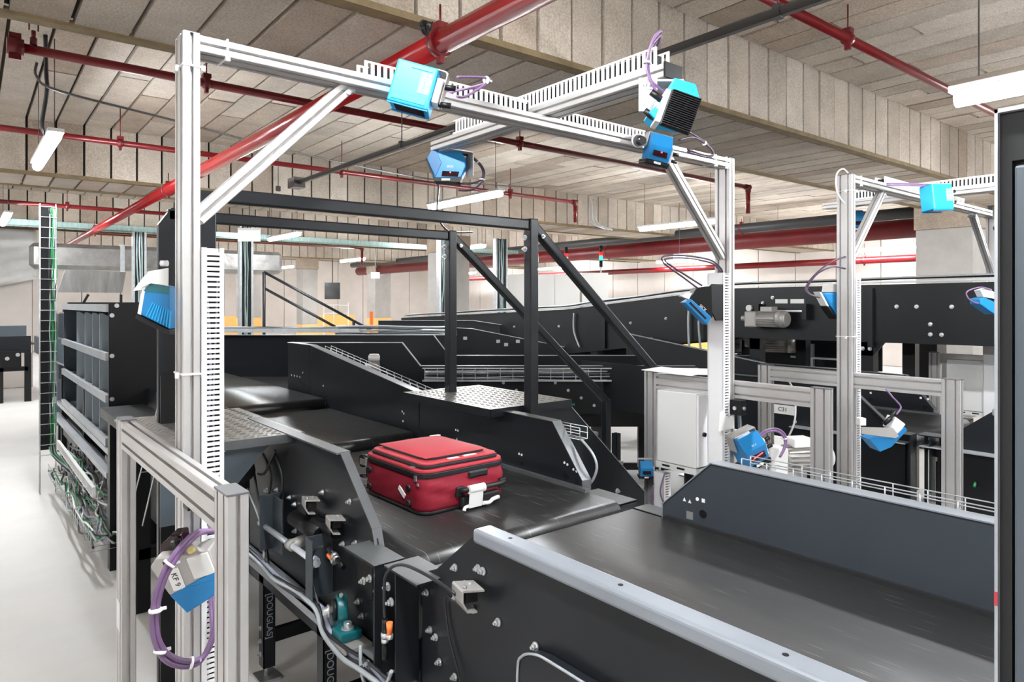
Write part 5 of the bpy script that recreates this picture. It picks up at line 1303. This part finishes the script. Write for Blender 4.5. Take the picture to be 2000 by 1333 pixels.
band(-.014, 1.079, 1.0925, 'zip_band'); band(-.022, 1.091, 1.100, 'pocket_top', 'suit_top_lit')
o = obj('zip_band', MB().prism(rrect(sx0 + .055, sy0 + .065, sx1 - .040, sy1 - .02, .06), 'z', 1.100, 1.110), 'suit_black', t, bevel=.002)
# crowned top pocket
mb = MB(); N = 14
vs = []
for j in range(N + 1):
    for i in range(N + 1):
        u, v = i / N, j / N
        x = sx0 + .058 + (sx1 - sx0 - .106) * u; y = sy0 + .068 + (sy1 - sy0 - .09) * v
        h = .016 * (math.sin(math.pi * u) ** .5 if 0 < u < 1 else 0) * (math.sin(math.pi * v) ** .5 if 0 < v < 1 else 0)
        vs.append((x, y, 1.110 + h))
mb.add(vs, [(j * (N + 1) + i, j * (N + 1) + i + 1, (j + 1) * (N + 1) + i + 1, (j + 1) * (N + 1) + i) for j in range(N) for i in range(N)], True)
obj('top_pocket', mb, 'suit_top_lit', t)
obj('zip_pull', MB().bar((sx0 + .03, sy0 + .06, 1.083), (sx0 + .005, sy0 + .10, 1.080), .012, .006).box(sx0 + .03, sy0 + .055, 1.084, sx0 + .06, sy0 + .07, 1.09), 'bolt', t)
obj('zip_pull', MB().box(sx0 - .008, sy0 + .035, 1.035, sx0 - .002, sy0 + .05, 1.058).box(sx0 - .008, sy0 + .02, 1.02, sx0 - .002, sy0 + .032, 1.03), 'bolt', t)
obj('white_tag', MB().box(sx0 + .15, sy0 + .035, 1.100, sx0 + .20, sy0 + .055, 1.102).box(sx0 + .23, sy0 + .04, 1.100, sx0 + .29, sy0 + .058, 1.102).box(sx1 - .09, sy1 - .04, 1.110, sx1 - .04, sy1 - .02, 1.113), 'paper', t)
obj('lock', MB().box(sx0 + .215, sy0 - .012, 1.018, sx0 + .315, sy0 + .004, 1.048, .006), 'suit_black', t, bevel=.004)
hd = obj('carry_handle', MB().tube([(sx0 + .17, sy0 - .004, .975), (sx0 + .18, sy0 - .040, .985), (sx0 + .25, sy0 - .050, .987), (sx0 + .34, sy0 - .046, .985), (sx0 + .38, sy0 - .030, .985), (sx0 + .39, sy0 - .004, .975)], .011, 10), 'suit_black', t)
for a_, b_ in ((.15, .19), (.37, .405)): obj('handle_mount', MB().box(sx0 + a_, sy0 - .018, .955, sx0 + b_, sy0 + .002, .995), 'suit_black', t, bevel=.004)
obj('lower_mount', MB().box(sx0 + .17, sy0 - .03, .908, sx0 + .36, sy0 + .004, .955), 'suit_black', t, bevel=.008)
obj('baggage_tag', MB().cyl((sx0 + .185, sy0 - .050, .987), (sx0 + .26, sy0 - .053, .988), .017, 14).obox((sx0 + .215, sy0 - .058, .945), (1, 0, 0), (0, 1, .12), (0, -.12, 1), .033, .002, .03), 'paper', t)
obj('baggage_tag', MB().tube([(sx0 + .25, sy0 - .06, .925), (sx0 + .28, sy0 - .06, .922), (sx0 + .30, sy0 - .06, .932), (sx0 + .33, sy0 - .06, .936)], .008, 8).tube([(sx0 + .16, sy0 - .055, .909), (sx0 + .17, sy0 - .05, .921), (sx0 + .22, sy0 - .05, .923)], .007, 8), 'paper', t)
for (y, z) in ((sy0 + .09, 1.0), (sy0 + .09, .94), (sy1 - .06, 1.015), (sy1 - .06, .945)):
    obj('side_foot', MB().cyl((sx0 + .002, y, z), (sx0 - .014, y, z), .017, 12, .012), 'suit_black', t)
obj('side_label', MB().obox((sx0 - .008, sy0 + .14, .975), (1, 0, 0), (0, .83, .55), (0, -.55, .83), .002, .028, .010), 'paper', t)
for (x, z) in ((sx0 + .03, 1.03), (sx0 + .03, .945), (sx1 - .03, 1.03), (sx1 - .03, .945)):
    wsh = obj('wheel', MB().cyl((x - .020, sy1 + .045, z), (x + .006, sy1 + .045, z), .028, 16), 'suit_black', t)
    obj('wheel_fork', MB().box(x - .027, sy1 - .004, z - .012, x - .021, sy1 + .05, z + .012).box(x - .022, sy1 - .01, z - .02, x + .02, sy1 + .006, z + .02), 'grey_plate', wsh)
obj('back_frame', MB().box(sx0 + .01, sy1 - .004, .915, sx1 - .01, sy1 + .008, 1.05), 'suit_black', t, bevel=.004)
# shift the whole case so that its front corner stands where it should
t.rotation_euler = (0, 0, R(1.0)); t.scale = (1.03, 1.0, 1.02); t.location = (1.637, 2.548, .903)

# ================================================================== MOTORS AND BACKGROUND CONVEYORS
def motor(loc, rot, s, label, cap='white_paint', fins='grey_plate', vertical=False):
    """finned gear motor along local x: gearbox, finned body, fan cowl, terminal box"""
    t = thing('gear_motor', label, 'motor', loc, rot, 'gear motors'); t.scale = (s,) * 3
    obj('motor_body', MB().cyl((-.10, 0, 0), (.10, 0, 0), .062, 20), fins, t, world=False)
    f = MB()
    for k in range(20):
        a = 2 * math.pi * k / 20
        f.obox((0, .066 * math.cos(a), .066 * math.sin(a)), (1, 0, 0), (0, math.cos(a), math.sin(a)), (0, -math.sin(a), math.cos(a)), .095, .010, .002)
    obj('cooling_fins', f, fins, t, world=False)
    obj('fan_cowl', MB().cyl((.10, 0, 0), (.16, 0, 0), .078, 24).cyl((.16, 0, 0), (.185, 0, 0), .078, 24, .060), cap, t, world=False)
    obj('terminal_box', MB().box(-.06, -.05, .065, .06, .05, .115), cap, t, world=False, bevel=.006)
    obj('gearbox', MB().box(-.22, -.06, -.08, -.10, .06, .07).cyl((-.28, 0, 0), (-.22, 0, 0), .03, 14), cap, t, world=False, bevel=.012)
    return t
motor((3.46, 1.84, .93), (0, 0, R(-28)), .95, 'white finned gear motor between the two guard frames')
motor((3.22, 5.86, 1.12), (0, R(-90), R(20)), .95, 'upright white motor behind the sloping grey plate')
motor((2.66, 5.05, 1.22), (0, R(-90), R(0)), .6, 'small white motor cap peeking over the sloping grey plate')
motor((3.95, 8.4, 1.25), (0, R(-90), R(0)), 1.1, 'white upright motor on the far cross conveyor')
motor((5.88, 3.42, 1.60), (0, 0, R(-90)), 1.0, 'grey gear motor mounted on the black inclined conveyor', 'grey_plate')
motor((7.2, 4.1, 1.28), (0, 0, R(-60)), 1.2, 'silver drum motor under the black inclined conveyor, beside a white box', 'grey_plate')

CY = R(-39.2)
def cross(label, d0, d1, u0, u1, prof, z_belt=.92, depth_lo=.80, group='cross conveyors behind the belt', cables=0, legs=(), name='cross_conveyor'):
    """conveyor running along u=(cos,sin)(-39.2 deg); d0/d1 distance of its two side plates; prof(u)->top outline of both plates"""
    t = thing(name, label, 'conveyor', (0, 0, 0), (0, 0, CY), group)
    for d, pf in ((d0, prof[0]), (d1, prof[1])):
        poly = [(pf[0][0], depth_lo)] + pf + [(pf[-1][0], depth_lo)]
        pl = obj('side_plate', MB().prism(poly, 'y', d, d + .006), 'steel_plate', t, world=False)
        b = MB()
        for i in range(len(pf) - 1):
            a_, b_ = Vector((pf[i][0], d, pf[i][1])), Vector((pf[i + 1][0], d, pf[i + 1][1]))
            b.bar(a_, b_, .05, .006)
        obj('edge_flange', b, 'steel_light', t, world=False)
    uu0 = min(prof[0][0][0], prof[1][0][0]); uu1 = max(prof[0][-1][0], prof[1][-1][0])
    obj('belt', MB().box(uu0, d0 + .01, z_belt - .03, uu1, d1 - .005, z_belt), 'belt', t, world=False)
    obj('lower_frame', MB().box(u0 + .2, d0 + .05, depth_lo - .12, u1, d0 + .1, depth_lo).box(u0 + .2, d1 - .1, depth_lo - .12, u1, d1 - .05, depth_lo).box(u0 + .3, d0 + .15, depth_lo - .25, u1 - .1, d1 - .15, depth_lo), 'steel_dark', t, world=False)
    for u in legs:
        l = obj('leg', MB().box(u, d0 + .04, .0, u + .07, d0 + .11, depth_lo), 'steel_plate', t, world=False)
        obj('leg', MB().box(u, d1 - .11, 0, u + .07, d1 - .04, depth_lo), 'steel_plate', t, world=False)
        obj('leg_brace', MB().box(u + .07, d0 + .06, .18, u + .9, d0 + .1, .24), 'steel_dark', t, world=False)
    return t
fA = [(-2.07, 1.38), (-1.02, 1.38), (-.85, 1.165), (1.7, 1.165)]
fB = [(-3.16, 1.402), (-.85, 1.402), (-.68, 1.18), (2.66, 1.18)]
CR = cross('long black cross conveyor leading from the first belt line to the second', 6.35, 7.4, -2.0, 2.3, (fA, fB), .95, .82, legs=(-.3, .55, 1.35))
# cable bundle and rails on its front side
for k in range(9):
    z = 1.12 - .018 * (k % 5); y = 6.30 - .016 * (k // 3)
    pts = [(-.80 + .42 * i, y + rc.uniform(-.008, .008), z + rc.uniform(-.010, .010)) for i in range(7)]
    obj('tray_cable', MB().tube(pts, .007, 6), ['silver_cable', 'galv', 'slate', 'black_cable'][k % 4], CR, world=False)
obj('tray_rail', MB().box(-.82, 6.24, 1.145, 1.7, 6.25, 1.155).box(-.82, 6.24, 1.035, 1.7, 6.25, 1.045).box(-.82, 6.24, 1.03, 1.7, 6.34, 1.036), 'galv', CR, world=False)
b = MB()
for k in range(22): b.box(-.8 + .115 * k, 6.235, 1.03, -.794 + .115 * k, 6.24, 1.15)
o = obj('tray_wires', b, 'galv', CR, world=False); o['kind'] = 'stuff'
obj('lower_side_panel', MB().box(.1, 6.32, .72, 1.65, 6.34, 1.02), 'steel_dark', CR, world=False)
for (u, z, m_, wd, hh) in ((.95, .94, 'paper', .06, .04), (1.15, .93, 'orange', .05, .03), (.55, .80, 'teal', .03, .02), (1.3, .86, 'galv', .6, .012)):
    obj('label_plate' if m_ == 'paper' else 'small_fitting', MB().box(u, 6.30, z, u + wd, 6.318, z + hh), m_, CR, world=False)
for k in range(16):
    u = -.2 + .12 * k; z = .80 + .07 * ((k * 7) % 4)
    place('bolt', BOLT, CR, (u, 6.318, z), (1.3,) * 3, (0, 0, R(90)))
fC = [(-.85, 1.44), (-.5, 1.42), (1.12, 1.10)]
CS = cross('declining black conveyor behind the stair handrail with light rail edge', 8.7, 9.7, -.9, 1.1, (fC, [(-1.9, 1.50), (-.55, 1.50), (1.9, 1.13)]), 1.0, .8, legs=(.4,))
for k in range(6): obj('edge_cable', MB().tube([(-2.2 + .3 * i, 8.6 + .02 * k, 1.45 - .02 * k + rc.uniform(-.01, .01)) for i in range(6)], .012, 6), ['silver_cable', 'slate', 'galv'][k % 3], CS, world=False)
for (u, z) in ((-.62, 1.28), (-.2, 1.24), (-.1, 1.2), (.05, 1.24)):
    obj('sensor_fitting', MB().box(u, 8.66, z, u + .05, 8.70, z + .04), 'bolt', CS, world=False, bevel=.005)
t = tray('galvanised cable tray with silver cables behind the black cross conveyor', [(2.6, 9.2, 1.40), (4.05, 8.0, 1.40)], .3, 'galv', .2, cables=['silver_cable', 'black_cable', 'galv', 'silver_cable', 'slate'])

# inclined black conveyor along the right background (runs along y at x about 6)
t = thing('inclined_conveyor', 'big black conveyor climbing to the right behind both arches', 'conveyor', (6, 5, 0))
top = [(10.4, 1.49), (6.3, 1.665), (3.85, 1.895), (-1.5, 1.925)]
low = [(-1.5, 1.455), (3.85, 1.405), (6.3, 1.10), (10.4, 1.02)]
obj('side_plate', MB().prism(top + low, 'x', 6.0, 6.01), 'steel_dark', t)
obj('side_plate', MB().prism(top + low, 'x', 7.0, 7.01), 'steel_dark', t)
obj('belt', MB().prism([(y, z - .1) for y, z in top] + [(y, z - .16) for y, z in reversed(top)], 'x', 6.01, 7.0), 'belt', t)
for y in (5.6, 3.9, 2.55, 1.2):
    zt = 1.895 if y < 3.9 else 1.895 - (y - 3.85) * .094
    obj('joint_post', MB().box(5.97, y - .02, zt - .52, 6.0, y + .02, zt - .02), 'steel_plate', t)
bolts(t, [(5.998, y, z) for y, z in ((7.3, 1.42), (6.4, 1.45), (5.2, 1.52), (4.7, 1.58), (4.9, 1.35), (5.0, 1.34), (3.45, 1.80), (3.55, 1.75), (2.75, 1.72), (2.35, 1.72), (2.2, 1.72), (1.95, 1.72), (1.60, 1.72), (2.1, 1.58), (2.1, 1.50), (2.02, 1.50), (2.75, 1.55), (2.75, 1.50), (3.9, 1.72))], 1.5)
for y in (2.6, 3.65, 1.25, 5.8):
    l = obj('leg', MB().box(6.02, y - .055, 0, 6.12, y + .055, 1.42 if y < 4 else 1.2).prism([(y - .17, 1.44), (y + .17, 1.44), (y + .055, 1.30), (y - .055, 1.30)], 'x', 6.02, 6.03), 'steel_dark', t)
    obj('leg', MB().box(6.9, y - .055, 0, 7.0, y + .055, 1.42 if y < 4 else 1.2), 'steel_dark', t)
bolts(t, [(6.018, 2.57, 1.36), (6.018, 2.63, 1.36)], 1.6)
obj('stay_rod', MB().cyl((5.93, 3.50, 1.675), (5.93, 3.12, 1.675), .010, 10).cyl((5.93, 3.40, 1.675), (5.93, 3.37, 1.675), .018, 10), 'chrome', t)
obj('rod_mount', MB().box(5.92, 3.08, 1.60, 6.0, 3.12, 1.74), 'steel_dark', t)
obj('rod_mount', MB().box(5.92, 3.55, 1.6, 6.0, 3.6, 1.74), 'steel_dark', t)
obj('label_plate', MB().box(5.994, 3.30, 1.745, 5.999, 3.42, 1.785).box(5.994, 3.14, 1.745, 5.999, 3.27, 1.785), 'paper', t)
obj('gauge', MB().cyl((6.0, 3.68, 1.70), (5.96, 3.68, 1.70), .03, 16), 'white_plastic', t)
obj('hanging_cables', MB().tube([(5.97, 4.35, 1.90), (5.96, 4.38, 1.6), (5.96, 4.36, 1.2), (5.98, 4.3, .9)], .014, 6).tube([(5.95, 4.2, 1.90), (5.94, 4.24, 1.6), (5.95, 4.22, 1.25)], .012, 6).tube([(5.97, 6.1, 1.62), (5.97, 6.1, 1.4), (5.97, 6.0, 1.2)], .012, 6), 'silver_cable', t)
tr = tray('wire cable tray lying on the top edge of the black inclined conveyor', [(6.03, 10.3, 1.51), (6.03, 6.3, 1.685), (6.03, 3.85, 1.915), (6.03, -1.0, 1.945)], .09, 'galv', .13, zt=.012, cables=['silver_cable', 'black_cable', 'galv'])
# lower machine below it
t = thing('transfer_conveyor', 'grey transfer conveyor with roller end below the black inclined conveyor', 'conveyor', (7.2, 4.4, 0))
obj('side_panel', MB().box(7.3, 3.0, 1.05, 7.32, 4.6, 1.38), 'steel_plate', t, bevel=.004)
obj('lower_panel', MB().box(7.28, 2.9, .75, 7.31, 5.2, 1.03), 'steel_dark', t)
obj('mounting_bars', MB().cyl((7.25, 3.3, 1.15), (7.25, 3.95, 1.15), .012, 8).box(7.26, 3.2, 1.05, 7.3, 3.26, 1.36).box(7.26, 3.7, 1.05, 7.3, 3.74, 1.3), 'chrome', t)
obj('roller_end', MB().cyl((7.1, 4.75, 1.25), (8.2, 4.75, 1.25), .12, 20).cyl((7.1, 4.75, 1.02), (8.2, 4.75, 1.02), .10, 20), 'roller', t)
obj('junction_box', MB().box(6.75, 4.6, 1.04, 6.95, 4.95, 1.17), 'white_plastic', t, bevel=.015)
bolts(t, [(7.27, y, z) for y, z in ((3.4, .98), (3.45, .92), (3.3, .95), (3.35, .90), (3.5, .97))], 2.0)
for y in (3.1, 5.0): obj('leg', MB().box(7.35, y, 0, 7.43, y + .08, 1.05), 'steel_dark', t)
t = thing('dark_pillar', 'dark pillar under the inclined conveyor next to the last guard frame', 'pillar', (9.2, 2.9, 0))
obj('pillar_body', MB().box(9.0, 3.08, 0, 9.3, 3.34, 1.42), 'steel_dark', t)
obj('yellow_corner', MB().box(8.99, 3.325, 0, 9.01, 3.35, 1.42), 'black_yellow', t)

# second line bits behind the guard frames
t = thing('label_sign', 'small white plate marked C31 seen through the guard frames', 'label', (4.63, 2.66, .98))
sg = obj('sign_plate', MB().box(4.64, 2.50, .945, 4.645, 2.68, 1.01), 'paper', t)
text('sign_text', 'C31', .042, 'ink', sg, tuple(Vector((4.6385, 2.59, .978)) - root_loc(sg)), (R(90), 0, R(-90)))
cable('grey flexible hose behind the black bracket of the right arch', [(3.62, 2.35, 1.19), (3.64, 2.32, 1.12), (3.63, 2.30, 1.04), (3.60, 2.28, .98)], .012, 'slate', 'flexible_hose')
cable('thin white cable hanging behind the right guard frame', [(4.2, 2.35, 1.3), (4.22, 2.28, 1.18), (4.2, 2.26, 1.0), (4.15, 2.28, .88)], .006, 'white_plastic', 'loose_cable')
cable('bright green cable hanging right of the second guard frame', [(4.95, 1.26, 1.10), (4.9, 1.30, 1.0), (4.78, 1.34, .86), (4.70, 1.38, .76), (4.6, 1.38, .68)], .008, 'green_cable', 'loose_cable')
cable('green cable stub lying in the wire tray of the near right plate', [(3.62, 1.60, .72), (3.68, 1.55, .72), (3.80, 1.48, .70)], .01, 'green_cable', 'loose_cable')
wire_tray('small wire basket at the right edge with a green cable', 4.9, 5.0, [(1.0, 1.02), (1.25, 1.02)], h=.06)

# ================================================================== LEFT BACKGROUND
t = thing('slotted_rack', 'dark steel rack with finned pigeonholes behind the big arch post', 'rack', (1.1, 6.9, 0))
X0 = .85
obj('end_panel', MB().box(X0, 5.60, 1.00, 1.45, 5.61, 1.75), 'steel_dark', t)
bolts(t, [(X0 + .05, 5.60, 1.73), (X0 + .02, 5.60, 1.66), (X0 + .02, 5.60, 1.37), (X0 + .02, 5.60, 1.06)], 1.4, (0, 0, R(90)))
obj('back_panel', MB().box(1.40, 5.61, .75, 1.42, 8.2, 1.74), 'black_plastic', t)
obj('far_panel', MB().box(X0, 8.2, .75, 1.42, 8.21, 1.74), 'slate_blue', t)
for z in (1.72, 1.37, 1.07, .76):
    obj('shelf_rail', MB().box(X0 - .02, 5.61, z - .035, X0 + .01, 8.2, z + .02).box(X0, 5.61, z - .02, 1.4, 8.2, z - .015), 'steel_light', t)
for z0, z1 in ((1.37, 1.70), (1.07, 1.35), (.76, 1.04)):
    for y in (6.0, 6.35, 6.75, 7.25):
        obj('divider_fin', MB().prism([(X0 + .0, z0), (X0 + .48, z0), (X0 + .48, z0 + .02), (X0 + .02, z1 - .03), (X0, z1 - .03)], 'y', y, y + .012), 'fin_slate', t)
for (zz, xx) in ((.72, .88), (.60, .84)):
    obj('front_bar', MB().box(xx - .05, 5.3, zz - .04, xx + .01, 8.6, zz), 'steel_light', t)
for y in (5.35, 6.9, 8.5):
    l = obj('leg', MB().box(.86, y, 0, .94, y + .06, 1.0).box(1.36, y, 0, 1.44, y + .06, 1.0), 'steel_dark', t)
obj('lower_beam', MB().box(.87, 5.3, .38, .93, 8.5, .50).box(.87, 5.3, .52, 1.45, 5.36, .66).box(.80, 5.25, .66, 1.2, 5.42, .70), 'steel_dark', t)
obj('spring_bolt', MB().cyl((.90, 5.30, .60), (.90, 5.30, .98), .018, 10).cyl((.90, 5.30, .66), (.90, 5.30, .70), .045, 14).cyl((.90, 5.30, .76), (.90, 5.30, .80), .04, 6).cyl((1.30, 5.30, .78), (1.30, 5.30, .95), .02, 10), 'galv', t)
obj('lower_machine_and_shade', MB().box(.90, 5.45, .0, 1.44, 8.45, .55), 'black_plastic', t)  # black machine body, carried to the floor to give its shadow's dark too
obj('inner_drum', MB().cyl((1.0, 5.7, .45), (1.0, 8.2, .45), .12, 16).box(.98, 5.6, .55, 1.36, 8.3, .73), 'black_plastic', t)
t = thing('machine_base', 'black machine frame standing behind the front guard frame', 'frame', (1.2, 4.9, 0))
obj('base_beam', MB().box(.74, 4.2, 1.0, 1.0, 5.2, 1.06).box(.78, 4.3, .0, .86, 4.38, 1.0).box(.78, 5.1, 0, .86, 5.18, 1.0).box(.8, 4.3, .3, 2.1, 4.36, .36), 'steel_dark', t)
obj('upright_panel', MB().box(.95, 4.5, .4, .96, 5.3, 1.0), 'steel_dark', t)
obj('inclined_mesh', MB().bar((.70, 4.1, .55), (.84, 4.0, 1.22), .006, .006).bar((.78, 4.1, .55), (.90, 4.0, 1.22), .006, .006).bar((.76, 4.05, .85), (.86, 4.05, .85), .005, .005), 'galv', t)

# vertical cable riser and floor baskets at left
t = thing('cable_riser', 'tall wire cable ladder with green and black cables at far left', 'cable riser', (.68, 7.6, 0), group='cable risers')
X0, X1, YR = .60, .72, 7.55
b = MB()
for x in (X0, X1): b.cyl((x, YR, .0), (x, YR, 2.66), .005, 6)
b.cyl((X0, YR + .07, 0), (X0, YR + .07, 2.66), .004, 6)
obj('upright_wires', b, 'galv', t)
for k in range(25):
    z = .35 + .095 * k
    obj('rung', MB().box(X0 - .008, YR - .008, z, X1 + .008, YR - .002, z + .006), 'galv', t)
obj('black_strip', MB().box(X0 + .005, YR + .012, .4, X0 + .085, YR + .04, 2.64), 'black_plastic', t)
for k in range(9):
    x = X0 + .070 + .0065 * k
    top_ = 2.62 - .05 * (k % 2)
    pts = [(x + rc.uniform(-.006, .006), YR + rc.uniform(-.004, .02), z * (top_ - .4) / 12 + .40) for z in range(13)]
    pts = [(x + .1 + .02 * k, YR - .5 - .05 * k, .28), (x + .03, YR - .15, .34)] + pts
    obj('riser_cable', MB().tube(pts, .0055, 6), ['black_cable', 'silver_cable', 'green_cable', 'black_cable', 'green_cable', 'green_cable', 'grey_cable', 'black_cable', 'green_cable'][k], t)
def basket(label, x0, x1, y0, y1, z, h, cabs):
    t = wire_tray(label, x0, x1, [(y0, z), (y1, z)], h=h)
    for k in range(cabs):
        xx = x0 + (x1 - x0) * (k + .5) / cabs; n = 12
        pts = [(xx + rc.uniform(-.03, .03), y0 + (y1 - y0) * i / n, z + .015 + rc.uniform(0, h * .8)) for i in range(n + 1)]
        obj('tray_cable', MB().tube(pts, .007, 6), ['black_cable', 'silver_cable', 'green_cable', 'white_plastic', 'black_cable', 'grey_cable'][k % 6], t)
    return t
basket('low wire basket full of tangled cables beside the dark rack', .66, .84, 5.0, 7.5, .18, .10, 12)
basket('upper wire basket with cables on the flank of the dark rack', .74, .86, 5.3, 7.4, .36, .12, 8)
obj_ = thing('slotted_strip', 'white slotted strip along the flank of the dark rack', 'strip', (.72, 6, .4))
b = MB()
for k in range(34): b.box(.715, 5.35 + .06 * k, .44, .735, 5.36 + .06 * k, .50)
b.box(.715, 5.35, .435, .735, 7.4, .442).box(.715, 5.35, .498, .735, 7.4, .505)
o = obj('slotted_web', b, 'white_plastic', obj_); o['kind'] = 'stuff'
# dark foreign machinery far left and behind rack
t = thing('far_conveyor', 'dark conveyor on legs at the far left edge', 'conveyor', (0, 15, 0))
obj('side_plate', MB().box(-2.5, 14.9, .86, 1.05, 14.92, 1.16), 'steel_plate', t)
obj('side_plate', MB().box(-2.5, 15.9, .86, 1.05, 15.92, 1.32), 'slate', t)
obj('belt', MB().box(-2.5, 14.93, 1.0, 1.1, 15.9, 1.03), 'belt', t)
obj('drive_parts', MB().box(-.6, 14.75, .62, .9, 14.9, .90).cyl((-.3, 14.8, .8), (.9, 14.8, .8), .03, 10).cyl((.45, 14.7, .85), (.45, 14.7, .7), .09, 14).box(-2.4, 14.8, .55, 1.0, 14.95, .62), 'black_plastic', t)
for x in (-2.0, .55, .95): obj('leg', MB().box(x, 14.8, 0, x + .1, 14.9, .86), 'steel_dark', t)
bolts(t, [(.1 + .15 * k, 14.74, .72 + .06 * (k % 3)) for k in range(6)], 3, (0, 0, R(90)))
t = thing('far_machine', 'dark blue grey machine block with chute behind the cable ladder', 'machine', (1.4, 10.5, 0))
obj('machine_block', MB().box(1.0, 10.2, .5, 2.3, 11.5, 1.62), 'slate_blue', t, bevel=.01)
for q_ in ((1.0, 10.2, .5), (2.2, 10.2, .5), (.95, 9.35, .35)): obj('leg', MB().box(q_[0], q_[1], 0, q_[0] + .1, q_[1] + .1, q_[2]), 'steel_dark', t)
#obj('machine_legs', MB().box(1.0, 10.2, 0, 1.1, 10.3, .5).box(2.2, 10.2, 0, 2.3, 10.3, .5).box(.95, 9.35, 0, 1.05, 9.45, .35), 'steel_dark', t)
obj('chute', MB().prism([(.75, 1.35), (1.15, 1.30), (1.15, .95), (.75, 1.15)], 'y', 9.6, 10.2), 'slate', t)
obj('chute_edge', MB().bar((.75, 9.58, 1.15), (1.2, 9.58, .90), .03, .02), 'steel_light', t)
obj('lower_parts', MB().box(.9, 9.3, .35, 1.3, 9.6, .85).cyl((.95, 9.2, .5), (.95, 9.5, .5), .09, 14), 'slate', t)
obj('handrail', MB().tube([(2.0, 10.3, 1.62), (2.0, 10.3, 2.0), (2.05, 10.3, 2.05), (2.15, 10.3, 2.05), (2.4, 10.1, 1.7)], .018, 6), 'galv', t)
t = thing('white_globe_lamp', 'soft white round lamp low behind the cable ladder at far left', 'lamp', (1.45, 16.3, 2.3))
obj('globe', MB().cyl((1.45, 16.3, 2.05), (1.45, 16.3, 2.5), .12, 16), 'exit_white', t)
obj('lamp_pole', MB().cyl((1.45, 16.3, 0), (1.45, 16.3, 2.05), .03, 8), 'galv', t)

# metal floor strip at lower left
t = thing('floor_rail', 'flat dark steel rail on the floor below the front guard frame', 'floor rail', (.6, 2.2, 0))
obj('flat_bar', MB().box(.55, 2.5, 0, 1.05, 2.60, .03), 'steel_plate', t)

# tall post right in the foreground
t = thing('foreground_post', 'tall slate grey sheet-metal post cut by the right edge of the picture', 'post', (1.02, .15, 0))
obj('post_shell', MB().box(1.022, -.25, 0, 1.075, .270, 1.985), 'slate_blue', t)
obj('pale_edge', MB().box(.9985, .2745, 0, 1.075, .278, 1.99).box(.9985, -.25, 1.985, 1.075, .278, 1.99), 'steel_light', t)
obj('black_band', MB().box(1.008, .262, 0, 1.022, .2745, 1.985).box(1.008, -.25, 1.925, 1.022, .262, 1.985), 'matte_black', t)  # black band along the edge and top of the front panel
obj('front_panel', MB().box(1.004, -.25, 0, 1.020, .259, 1.918), 'slate', t, bevel=.003)
obj('red_mark', MB().box(.9975, .2745, 1.375, .9985, .278, 1.392), 'suit_top_lit', t)
